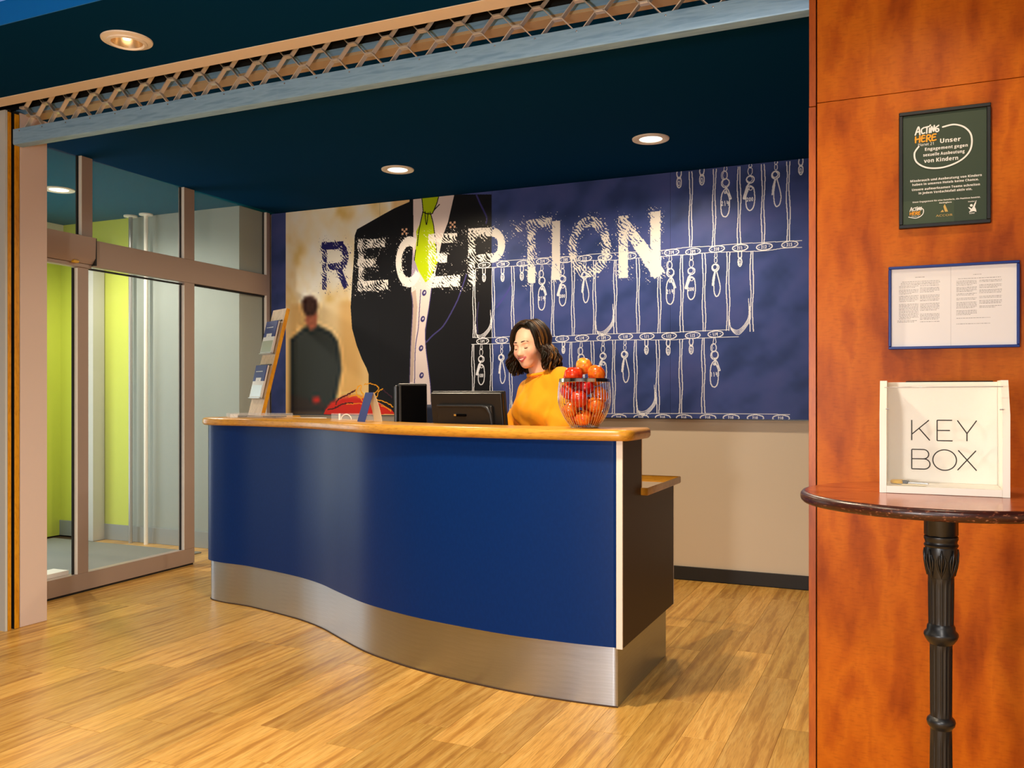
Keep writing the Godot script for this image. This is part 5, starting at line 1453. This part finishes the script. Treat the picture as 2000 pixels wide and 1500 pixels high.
	for i in 5:
		var an := TAU * i / 5
		var e := Vector3(sin(an), 0, cos(an))
		put("leg", Mb.new().tube(PackedVector3Array([e * 0.02 + Vector3(0, 0.11, 0), e * 0.29 + Vector3(0, 0.065, 0)]), [0.022, 0.014], 8), M.black_plastic, ch)
		put("castor", Mb.new().lathe(PackedVector2Array([Vector2(0, -0.012), Vector2(0.026, -0.012), Vector2(0.028, 0), Vector2(0.026, 0.012), Vector2(0, 0.012)]), e * 0.29 + Vector3(0, 0.028, 0), 16, Basis(Vector3.BACK, PI / 2)), M.black_plastic, ch)

# ------------------------------------------------------------------ basket of apples
func build_basket() -> void:
	var at := Vector3(-1.335, 1.2, -3.775)
	var t := thing("wire_basket", "chrome wire basket heaped with apples on the right end of the desk", "basket", at)
	var prof := curve(PackedVector2Array([Vector2(0.060, 0.004), Vector2(0.082, 0.03), Vector2(0.106, 0.075), Vector2(0.1185, 0.12), Vector2(0.1185, 0.165), Vector2(0.1145, 0.20), Vector2(0.112, 0.222)]), 0.015)
	for i in 44:
		var a := TAU * i / 44
		var p := PackedVector3Array()
		for q in prof:
			p.append(Vector3(cos(a) * q.x, q.y, sin(a) * q.x))
		put("wire", Mb.new().tube(p, 0.0014, 6), M.chrome, t)
	put("rim_band", Mb.new().lathe(PackedVector2Array([Vector2(0.113, 0.206), Vector2(0.1148, 0.2075), Vector2(0.1135, 0.222), Vector2(0.1115, 0.2235), Vector2(0.1105, 0.222), Vector2(0.1118, 0.2075), Vector2(0.113, 0.206)]), Vector3.ZERO, 64), M.chrome, t)
	put("base_ring", Mb.new().lathe(PackedVector2Array([Vector2(0.0, 0.001), Vector2(0.061, 0.001), Vector2(0.063, 0.004), Vector2(0.061, 0.007), Vector2(0.0, 0.007)]), Vector3.ZERO, 48), M.chrome, t)
	var spots := [[0.013, 0.043, 0.049, 0.0388], [-0.039, 0.043, -0.033, 0.0394], [0.042, 0.046, -0.026, 0.0417], [-0.055, 0.081, 0.036, 0.0408], [0.001, 0.101, -0.071, 0.0402], [0.064, 0.101, 0.031, 0.0404], [-0.066, 0.118, -0.034, 0.0389], [0.000, 0.127, 0.073, 0.0401], [0.061, 0.145, -0.038, 0.0414], [-0.063, 0.161, 0.040, 0.0391], [-0.026, 0.175, -0.069, 0.0390], [0.009, 0.180, 0.014, 0.0402], [-0.066, 0.218, -0.015, 0.0406], [0.037, 0.222, -0.056, 0.0408], [-0.031, 0.237, 0.058, 0.0423], [0.063, 0.241, 0.020, 0.0415], [-0.005, 0.276, -0.010, 0.0400]]
	var rng := RandomNumberGenerator.new()
	rng.seed = 8
	var shapes := []
	for v in 4:
		shapes.append(apple_shape(v))
	var stem := Mb.new().tube(PackedVector3Array([Vector3(0, 0.55, 0), Vector3(0.05, 0.8, 0.02), Vector3(0.16, 1.0, 0.05)]), [0.05, 0.045, 0.07], 6).mesh()
	var kinds := ["red", "orange red", "yellow flushed with orange", "deep crimson"]
	var seen := {}
	for i in spots.size():
		var s: Array = spots[i]
		var v: int = [1, 0, 1, 1, 0, 1, 2, 0, 1, 0, 3, 3, 0, 1, 0, 1, 2][i]
		var p := Vector3(s[0], s[1] + 0.004, s[2])
		var lat := p.x * 0.9124 - p.z * 0.4093
		var fwd := p.x * 0.4093 + p.z * 0.9124
		var layer := "topmost" if p.y > 0.27 else "heaped above the rim" if p.y > 0.205 else "just under the rim" if p.y > 0.16 else "at mid height" if p.y > 0.115 else "in the lower third" if p.y > 0.065 else "at the bottom"
		var side := "left" if lat < -0.035 else "right" if lat > 0.035 else "middle"
		var deep := "front" if fwd > 0.025 else "back" if fwd < -0.025 else "inner"
		var l: String = "%s apple %s of the wire basket, %s %s" % [kinds[v], layer, deep, side]
		if seen.has(l):
			l += ", the one further right" if lat > seen[l] else ", the one further left"
		seen[l] = lat
		var o := thing("apple", l, "apple", at + p, 0.0, "apples in the wire basket")
		o.rotation = Vector3(rng.randf_range(-0.9, 0.9), rng.randf() * TAU, rng.randf_range(-0.9, 0.9))
		put("fruit", shapes[v], M.apple_skin, o)
		put("stem", stem, M.apple_stem, o)
		for ch in o.get_children():
			ch.scale = Vector3.ONE * (s[3] as float) * 0.975
		o.get_child(0).name = "fruit"

func apple_shape(v: int) -> ArrayMesh:
	var n := FastNoiseLite.new()
	n.seed = v + 3
	n.frequency = 1.6
	var st := SurfaceTool.new()
	st.begin(Mesh.PRIMITIVE_TRIANGLES)
	var base: Color = [Color8(188, 26, 20), Color8(204, 62, 20), Color8(238, 186, 74), Color8(150, 12, 24)][v]
	var flush: Color = [Color8(222, 84, 28), Color8(236, 138, 36), Color8(222, 96, 30), Color8(190, 36, 24)][v]
	var rows := 18
	var cols := 28
	for i in rows + 1:
		var th := PI * i / rows
		for j in cols + 1:
			var ph := TAU * j / cols
			var r := 1.0 - 0.30 * exp(-pow(th / 0.42, 2.0)) - 0.16 * exp(-pow((PI - th) / 0.35, 2.0)) + 0.025 * sin(th) * cos(5.0 * ph)
			var e := Vector3(sin(th) * cos(ph), cos(th) * 0.93, sin(th) * sin(ph))
			var k := clampf(0.5 + 0.8 * n.get_noise_3d(e.x, e.y, e.z) + 0.22 * sin(ph * 13.0 + 3.0 * n.get_noise_2d(ph, th * 2.0)) * sin(th), 0.0, 1.0)
			st.set_color(base.lerp(flush, k).srgb_to_linear())
			st.set_smooth_group(0)
			st.add_vertex(e * r)
	for i in rows:
		for j in cols:
			var a := i * (cols + 1) + j
			var b := a + cols + 1
			for q: int in [a, b, a + 1, b, b + 1, a + 1]:
				st.add_index(q)
	st.generate_normals()
	return st.commit()

# ------------------------------------------------------------------ the woman behind the desk
# signed distances: limbs [a, b, ra, rb, depth factor] and lumps [centre, radii], joined with a soft minimum
class Sdf:
	var limbs: Array = []
	var lumps: Array = []
	var dents: Array = []
	var k := 0.02
	func d(p: Vector3) -> float:
		var r := 9.0
		for l: Array in limbs:
			var a: Vector3 = l[0]
			var ab: Vector3 = l[1] - a
			var q := p - a
			var f: float = l[4]
			q.z *= f
			ab.z *= f
			var t := clampf(q.dot(ab) / ab.length_squared(), 0.0, 1.0)
			var v := (q - ab * t).length() - lerpf(l[2], l[3], t)
			r = join(r, v, k)
		for l: Array in lumps:
			var s: Vector3 = l[1]
			var q: Vector3 = (p - l[0]) / s
			var v := (q.length() - 1.0) * minf(s.x, minf(s.y, s.z))
			r = join(r, v, l[2])
		for l: Array in dents:
			var s: Vector3 = l[1]
			var q: Vector3 = (p - l[0]) / s
			var v := (q.length() - 1.0) * minf(s.x, minf(s.y, s.z))
			r = -join(-r, v, l[2])
		return r
	func join(a: float, b: float, s: float) -> float:
		var h := maxf(s - absf(a - b), 0.0) / s
		return minf(a, b) - h * h * s * 0.25

# surface nets over a box; only cells near the surface are looked at closely
func nets(f: Sdf, lo: Vector3, hi: Vector3, cell: float, st: SurfaceTool, xf: Transform3D, tint: Callable, first: int) -> int:
	var n := Vector3i(((hi - lo) / cell).ceil()) + Vector3i.ONE
	n = Vector3i((n.x + 3) / 4 * 4 + 1, (n.y + 3) / 4 * 4 + 1, (n.z + 3) / 4 * 4 + 1)
	var val := PackedFloat32Array()
	val.resize(n.x * n.y * n.z)
	val.fill(1.0)
	var near := PackedByteArray()
	near.resize(n.x * n.y * n.z)
	var sx := 1
	var sy := n.x
	var sz := n.x * n.y
	for bz in range(0, n.z - 1, 4):
		for by in range(0, n.y - 1, 4):
			for bx_ in range(0, n.x - 1, 4):
				var c := f.d(lo + Vector3(bx_ + 2, by + 2, bz + 2) * cell)
				var close := absf(c) < cell * 5.5
				for z in range(bz, bz + 5):
					for y in range(by, by + 5):
						for x in range(bx_, bx_ + 5):
							var i := x + y * sy + z * sz
							if near[i] == 1:
								continue
							if close:
								val[i] = f.d(lo + Vector3(x, y, z) * cell)
								near[i] = 1
							else:
								val[i] = c
	var id := PackedInt32Array()
	id.resize(n.x * n.y * n.z)
	id.fill(-1)
	var count := first
	var offs := [0, sx, sy, sx + sy, sz, sx + sz, sy + sz, sx + sy + sz]
	var edges := [[0, 1], [2, 3], [4, 5], [6, 7], [0, 2], [1, 3], [4, 6], [5, 7], [0, 4], [1, 5], [2, 6], [3, 7]]
	for z in n.z - 1:
		for y in n.y - 1:
			for x in n.x - 1:
				var i := x + y * sy + z * sz
				if near[i] == 0:
					continue
				var m := 0
				for k in 8:
					if val[i + offs[k]] < 0.0:
						m |= 1 << k
				if m == 0 or m == 255:
					continue
				var s := Vector3.ZERO
				var c := 0
				for e: Array in edges:
					var a: float = val[i + offs[e[0]]]
					var b: float = val[i + offs[e[1]]]
					if (a < 0.0) != (b < 0.0):
						var t := a / (a - b)
						var p0 := Vector3(e[0] & 1, (e[0] >> 1) & 1, e[0] >> 2)
						var p1 := Vector3(e[1] & 1, (e[1] >> 1) & 1, e[1] >> 2)
						s += p0.lerp(p1, t)
						c += 1
				var p := lo + (Vector3(x, y, z) + s / c) * cell
				st.set_color(tint.call(p))
				st.set_smooth_group(0)
				st.add_vertex(xf * p)
				id[i] = count
				count += 1
	for z in range(1, n.z - 1):
		for y in range(1, n.y - 1):
			for x in range(1, n.x - 1):
				var i := x + y * sy + z * sz
				if near[i] == 0:
					continue
				var a := val[i] < 0.0
				for ax in 3:
					var s0: int = [sx, sy, sz][ax]
					if a == (val[i + s0] < 0.0):
						continue
					var u: int = [sy, sz, sx][ax]
					var v: int = [sz, sx, sy][ax]
					var q := [id[i], id[i - u], id[i - u - v], id[i - v]]
					if q.min() < 0:
						continue
					for k: int in ([0, 2, 1, 0, 3, 2] if a else [0, 1, 2, 0, 2, 3]):
						st.add_index(q[k])
	return count

func plain(c: Color) -> Callable:
	var l := c.srgb_to_linear()
	return func(_p: Vector3) -> Color: return l

func build_person() -> void:
	var t := thing("person", "smiling person with a brown wavy bob and mustard jumper standing behind the desk", "person", Vector3(-1.80, 0, -4.43), -0.5)
	var skin := Color8(236, 184, 154)
	# head, in its own frame: y up, z out of the face
	var head := Transform3D(Basis.from_euler(Vector3(0.15, 0.27, 0.10)), Vector3(-0.02, 1.612, 0.075))
	var h := Sdf.new()
	h.k = 0.018
	h.lumps = [
		[Vector3(0, 0.036, -0.012), Vector3(0.074, 0.083, 0.094), 0.02], [Vector3(0, -0.026, 0.030), Vector3(0.060, 0.078, 0.062), 0.03],
		[Vector3(0, -0.094, 0.066), Vector3(0.024, 0.018, 0.021), 0.03], [Vector3(0.036, -0.028, 0.062), Vector3(0.027, 0.026, 0.026), 0.025], [Vector3(-0.036, -0.028, 0.062), Vector3(0.027, 0.026, 0.026), 0.025],
		[Vector3(0, -0.060, 0.080), Vector3(0.026, 0.020, 0.016), 0.02], [Vector3(0, -0.033, 0.108), Vector3(0.0115, 0.010, 0.011), 0.012], [Vector3(0.011, -0.037, 0.098), Vector3(0.008, 0.007, 0.009), 0.008], [Vector3(-0.011, -0.037, 0.098), Vector3(0.008, 0.007, 0.009), 0.008],
		[Vector3(0.076, -0.012, -0.012), Vector3(0.010, 0.030, 0.018), 0.01], [Vector3(-0.076, -0.012, -0.012), Vector3(0.010, 0.030, 0.018), 0.01]]
	h.limbs = [
		[Vector3(0, 0.010, 0.088), Vector3(0, -0.030, 0.104), 0.0075, 0.0095, 1.0], [Vector3(-0.032, 0.024, 0.080), Vector3(0.032, 0.024, 0.080), 0.012, 0.012, 1.0],
		[Vector3(0, -0.07, -0.022), Vector3(0, -0.21, -0.05), 0.049, 0.056, 1.0]]
	h.dents = [[Vector3(0.033, 0.004, 0.102), Vector3(0.019, 0.014, 0.016), 0.012], [Vector3(-0.033, 0.004, 0.102), Vector3(0.019, 0.014, 0.016), 0.012]]
	var fl := Sdf.new()      # lids and lips go on after the sockets are cut
	fl.k = 0.006
	fl.limbs = [
		[Vector3(0, -0.0565, 0.1005), Vector3(0.0245, -0.0505, 0.0905), 0.0046, 0.0030, 1.0], [Vector3(0, -0.0565, 0.1005), Vector3(-0.0245, -0.0505, 0.0905), 0.0046, 0.0030, 1.0],
		[Vector3(0, -0.0690, 0.0985), Vector3(0.0235, -0.0530, 0.0905), 0.0056, 0.0030, 1.0], [Vector3(0, -0.0690, 0.0985), Vector3(-0.0235, -0.0530, 0.0905), 0.0056, 0.0030, 1.0]]
	fl.lumps = [[Vector3(0.032, 0.003, 0.0775), Vector3(0.0145, 0.0125, 0.0125), 0.006], [Vector3(-0.032, 0.003, 0.0775), Vector3(0.0145, 0.0125, 0.0125), 0.006]]
	var whole := Both.new()
	whole.a = h
	whole.b = fl
	var lip := Color8(188, 84, 84).srgb_to_linear()
	var blush := Color8(232, 140, 114).srgb_to_linear()
	var base := skin.srgb_to_linear()
	var tint := func(p: Vector3) -> Color:
		if p.z > 0.07 and absf(p.x) < 0.03:
			var e := 9.0
			for l: Array in fl.limbs:
				var ab: Vector3 = l[1] - l[0]
				var s := clampf((p - l[0]).dot(ab) / ab.length_squared(), 0, 1)
				e = minf(e, (p - l[0] - ab * s).length() - lerpf(l[2], l[3], s))
			if e < 0.0045:
				return lip.lerp(base, smoothstep(0.002, 0.0045, e))
		var q := Vector3(absf(p.x), p.y, p.z)
		return base.lerp(blush, 0.55 * exp(-q.distance_squared_to(Vector3(0.04, -0.03, 0.085)) / 0.0006))
	var st := SurfaceTool.new()
	st.begin(Mesh.PRIMITIVE_TRIANGLES)
	var n := nets(whole, Vector3(-0.1, -0.21, -0.125), Vector3(0.1, 0.13, 0.135), 0.0036, st, head, tint, 0)
	# body, arms and legs
	var S := func(s: float, x: float, y: float, z: float) -> Vector3: return Vector3(s * x, y, z)
	var bones := []
	bones.append([Vector3(0, 0.98, -0.02), Vector3(0, 1.30, -0.01), 0.135, 0.13, 1.3])
	bones.append([Vector3(0, 1.28, 0.0), Vector3(0, 1.41, -0.015), 0.13, 0.075, 1.3])
	bones.append([Vector3(-0.115, 1.38, -0.02), Vector3(0.125, 1.425, -0.02), 0.05, 0.052, 1.0])
	var arms := []
	for s: float in [-1.0, 1.0]:
		var dy := 0.03 * s
		arms.append([S.call(s, 0.145, 1.37 + dy, -0.015), S.call(s, 0.192, 1.12, 0.05), 0.045, 0.038, 1.0])
		arms.append([S.call(s, 0.192, 1.12, 0.05), S.call(s, 0.13, 1.0, 0.235), 0.038, 0.026, 1.0])
	var legs := []
	for s: float in [-1.0, 1.0]:
		legs.append([S.call(s, 0.085, 0.92, -0.02), S.call(s, 0.095, 0.50, 0.0), 0.095, 0.06, 1.0])
		legs.append([S.call(s, 0.095, 0.50, 0.0), S.call(s, 0.095, 0.09, -0.03), 0.058, 0.036, 1.0])
		legs.append([S.call(s, 0.095, 0.05, -0.04), S.call(s, 0.105, 0.035, 0.13), 0.036, 0.026, 1.0])
	var b := Sdf.new()
	b.k = 0.035
	b.limbs = bones + arms + legs
	n = nets(b, Vector3(-0.30, -0.01, -0.18), Vector3(0.30, 1.50, 0.30), 0.016, st, Transform3D.IDENTITY, plain(skin), n)
	for s: float in [-1.0, 1.0]:
		var w := Sdf.new()
		w.k = 0.008
		var wr: Vector3 = S.call(s, 0.13, 1.0, 0.235)
		w.limbs = [[wr - Vector3(s * -0.03, -0.03, 0.05), wr, 0.027, 0.024, 1.0]]
		var palm: Vector3 = wr + S.call(s, -0.022, -0.012, 0.062)
		for i in 4:
			var ox := s * (0.026 - 0.0175 * i)
			var len_: float = [0.060, 0.072, 0.076, 0.066][i]
			var k0: Vector3 = palm + Vector3(ox, 0.004, 0.012)
			var k1 := k0 + Vector3(-s * 0.004, 0.008, len_ * 0.55)
			var k2 := k1 + Vector3(-s * 0.002, -0.024, len_ * 0.38)
			w.limbs.append([wr + Vector3(ox * 0.5, -0.002, 0.012), k0, 0.013, 0.0105, 1.0])
			w.limbs.append([k0, k1, 0.0095, 0.0082, 1.0])
			w.limbs.append([k1, k2, 0.0082, 0.007, 1.0])
		var th: Vector3 = wr + Vector3(-s * 0.022, -0.010, 0.03)
		w.limbs.append([wr + Vector3(-s * 0.008, -0.006, 0.012), th, 0.015, 0.0115, 1.0])
		w.limbs.append([th, th + Vector3(-s * 0.022, -0.012, 0.042), 0.0105, 0.0085, 1.0])
		n = nets(w, wr - Vector3(0.09, 0.07, 0.07), wr + Vector3(0.09, 0.06, 0.17), 0.0045, st, Transform3D.IDENTITY, plain(skin), n)
	st.generate_normals()
	put("body", st.commit(), M.skin, t)
	# clothes follow the same bones
	var sw := Sdf.new()
	sw.k = 0.05
	for l: Array in bones + arms:
		sw.limbs.append([l[0], l[1], l[2] + 0.02, l[3] + 0.02, l[4]])
	sw.limbs[0][0] = Vector3(0, 0.95, -0.01)
	for s: float in [-1.0, 1.0]:
		sw.lumps.append([S.call(s, 0.062, 1.27, 0.085), Vector3(0.07, 0.075, 0.06), 0.05])
		sw.lumps.append([S.call(s, 0.19, 1.17, 0.03), Vector3(0.058, 0.10, 0.065), 0.05])
	sw.dents = [[Vector3(-0.01, 1.515, 0.03), Vector3(0.066, 0.07, 0.075), 0.012]]
	put("jumper", clothing(sw, Vector3(-0.34, 0.84, -0.24), Vector3(0.34, 1.54, 0.34), 0.0125, true), M.mustard_knit, t)
	var collar := PackedVector3Array()
	for i in 33:
		var a := TAU * i / 32
		collar.append(Vector3(-0.01 + cos(a) * 0.071, 1.468 - 0.014 * sin(a) + 0.004 * cos(a), 0.012 + sin(a) * 0.068))
	put("collar", Mb.new().tube(collar, 0.0085, 8), M.mustard_knit, t)
	var tr := Sdf.new()
	tr.k = 0.03
	for l: Array in legs:
		if l[2] > 0.04:
			tr.limbs.append([l[0], l[1], l[2] + 0.014, l[3] + 0.02, 1.0])
	tr.limbs.append([Vector3(0, 0.96, -0.02), Vector3(0, 0.90, -0.02), 0.14, 0.15, 1.25])
	put("trousers", clothing(tr, Vector3(-0.26, 0.03, -0.22), Vector3(0.26, 1.14, 0.2), 0.018, false), M.dark_trousers, t)
	for s: float in [-1.0, 1.0]:
		var sh := Sdf.new()
		sh.k = 0.02
		sh.limbs = [[S.call(s, 0.095, 0.046, -0.05), S.call(s, 0.106, 0.038, 0.135), 0.045, 0.036, 1.0]]
		put("shoe", clothing(sh, Vector3(s * 0.1 - 0.08, -0.02, -0.12), Vector3(s * 0.1 + 0.08, 0.12, 0.2), 0.012, false), M.black_plastic, t)
	# face details
	for s: float in [-1.0, 1.0]:
		var brow := PackedVector3Array()
		var lash := PackedVector3Array()
		for i in 9:
			var f := i / 8.0
			brow.append(head * Vector3(s * lerpf(0.013, 0.050, f), 0.0285 + 0.0035 * sin(f * PI) - 0.002 * f, lerpf(0.0955, 0.077, f * f)))
			lash.append(head * Vector3(s * lerpf(0.0185, 0.0465, f), -0.0035 - 0.0035 * sin(f * PI), 0.0895 - 0.0028 * pow(f * 2.0 - 0.9, 2.0) * 2.2 - 0.003 * f))
		put("eyebrow", Mb.new().tube(brow, [0.0018, 0.0026, 0.0029, 0.003, 0.0029, 0.0027, 0.0023, 0.0017, 0.0008], 8), M.brow_brown, t)
		put("eyelash", Mb.new().tube(lash, [0.001, 0.0021, 0.0026, 0.0028, 0.0028, 0.0028, 0.0026, 0.0022, 0.001], 8), M.brow_brown, t)
	var mouth := PackedVector3Array()
	for i in 11:
		var f := i / 5.0 - 1.0
		mouth.append(head * Vector3(f * 0.019, -0.0622 + 0.0075 * f * f, 0.1035 - 0.0085 * f * f))
	put("teeth", Mb.new().tube(mouth, [0.0006, 0.0013, 0.0019, 0.0022, 0.0023, 0.0023, 0.0023, 0.0022, 0.0019, 0.0013, 0.0006], 8), M.white_gloss, t)
	var chain := PackedVector3Array()
	for i in 17:
		var f := i / 8.0 - 1.0
		chain.append(Vector3(-0.01 + f * 0.058, 1.455 - 0.055 * (1.0 - absf(f)), 0.088 + 0.042 * (1.0 - absf(f)) - 0.035 * absf(f)))
	put("necklace", Mb.new().tube(chain, 0.0011, 6), M.brass_yellow, t)
	put("hair", hair(head), M.hair_brown, t)

class Both extends Sdf:
	var a: Sdf
	var b: Sdf
	func d(p: Vector3) -> float:
		var x := a.d(p)
		if x > 0.06 or p.z < 0.04:
			return x
		return join(x, b.d(p), 0.005)

class Folded extends Sdf:
	var a: Sdf
	func d(p: Vector3) -> float:
		var x := a.d(p)
		if absf(x) > 0.06:
			return x
		return x - 0.0045 * sin(p.y * 46.0 + p.x * 31.0 + 6.0 * sin(p.x * 9.0 + p.z * 12.0)) * smoothstep(1.42, 1.2, p.y) - 0.003 * sin(p.x * 70.0 + p.y * 20.0 + 3.0 * sin(p.y * 17.0))

func clothing(f: Sdf, lo: Vector3, hi: Vector3, cell: float, folds: bool) -> ArrayMesh:
	var st := SurfaceTool.new()
	st.begin(Mesh.PRIMITIVE_TRIANGLES)
	var g := f
	if folds:
		var w := Folded.new()
		w.a = f
		g = w
	nets(g, lo, hi, cell, st, Transform3D.IDENTITY, plain(Color.WHITE), 0)
	st.generate_normals()
	return st.commit()

# wavy bob: a cap over the skull and locks that fall from a parting
func hair(head: Transform3D) -> ArrayMesh:
	var rng := RandomNumberGenerator.new()
	rng.seed = 12
	var s := Mb.new()
	var tones := [Color8(28, 17, 12), Color8(40, 25, 16), Color8(56, 35, 20), Color8(88, 56, 28), Color8(126, 82, 38)]
	var c := Vector3(0, 0.036, -0.014)
	var rad := Vector3(0.082, 0.090, 0.103)
	s.col = tones[0].srgb_to_linear()
	for i in 44:
		for j in 80:
			var q: Array[Vector3] = []
			for k: Vector2 in [Vector2(i, j), Vector2(i + 1, j), Vector2(i + 1, j + 1), Vector2(i, j + 1)]:
				var th := 2.35 * k.x / 44
				var ph := TAU * k.y / 80
				q.append(Vector3(sin(th) * cos(ph), cos(th), sin(th) * sin(ph)))
			var m := (q[0] + q[2]) * 0.5
			if m.z > 0.18 and m.y < 0.80 - 0.35 * absf(m.x):
				continue
			var w: Array[Vector3] = []
			for k in 4:
				w.append(head * (c + q[k] * rad))
			s.tri(w[0], w[1], w[2], head.basis * q[0], head.basis * q[1], head.basis * q[2])
			s.tri(w[0], w[2], w[3], head.basis * q[0], head.basis * q[2], head.basis * q[3])
	for layer in 3:
		for side: float in [-1.0, 1.0]:
			for i in 38:
				var f := (i + rng.randf() * 0.7) / 38.0
				var root := Vector3(0.022 + rng.randf_range(-0.004, 0.004), 0.0, lerpf(0.082, -0.075, f))
				root = c + ((root - c + Vector3(0, 0.2, 0)) / rad).normalized() * rad
				var z1 := lerpf(0.052, -0.10, f)
				var x1 := side * lerpf(0.083, 0.03, smoothstep(0.55, 1.0, f))
				var mid := Vector3(x1, 0.0, z1)
				var fall := rng.randf_range(-0.150, -0.120) + (0.02 if f < 0.12 else 0.0)
				var tip := Vector3(x1 * (1.28 if f < 0.75 else 1.15), fall, z1 * (1.12 if f > 0.4 else 0.95) - (0.02 if f > 0.6 else 0.0))
				if f < 0.14 and side > 0:
					tip.x *= 0.86
				var ph := rng.randf() * TAU
				var amp := rng.randf_range(0.006, 0.013)
				var lift := 1.0 + layer * 0.075 + rng.randf() * 0.05
				var path := PackedVector3Array()
				var rr := []
				for k in 20:
					var u := k / 19.0
					var p: Vector3
					if u < 0.5:
						var a := smoothstep(0.0, 1.0, u * 2.0) * 0.5 + u
						var e := root.lerp(mid, a) - c
						e.y += 0.05 * sin(a * PI)
						p = c + (e / rad).normalized() * rad * (1.0 + (lift - 1.0) * minf(1.0, u * 5.0))
					else:
						var e0 := c + ((mid - c) / rad).normalized() * rad * lift
						var a := (u - 0.5) * 2.0
						p = e0.lerp(tip * Vector3(lift, 1, lift), a)
						p += Vector3(side * 0.02 * sin(a * PI), 0, 0)
					var wv := smoothstep(0.25, 0.8, u) * amp
					p += Vector3(cos(ph + u * 19.0) * wv * 0.9, 0, sin(ph + u * 19.0) * wv * 1.2)
					path.append(head * p)
					rr.append(0.0022 + 0.0066 * sin(PI * clampf(0.12 + u * 0.83, 0, 1)))
				var tone: Color = tones[int(rng.randf() * 2.0)] if f < 0.12 else tones[clampi(int(rng.randf() * 3.2) + (1 if layer == 2 and rng.randf() < 0.5 else 0) + (1 if f > 0.5 and rng.randf() < 0.35 else 0), 0, 4)]
				s.col = tone.srgb_to_linear()
				s.tube(path, rr, 6)
	return s.mesh()
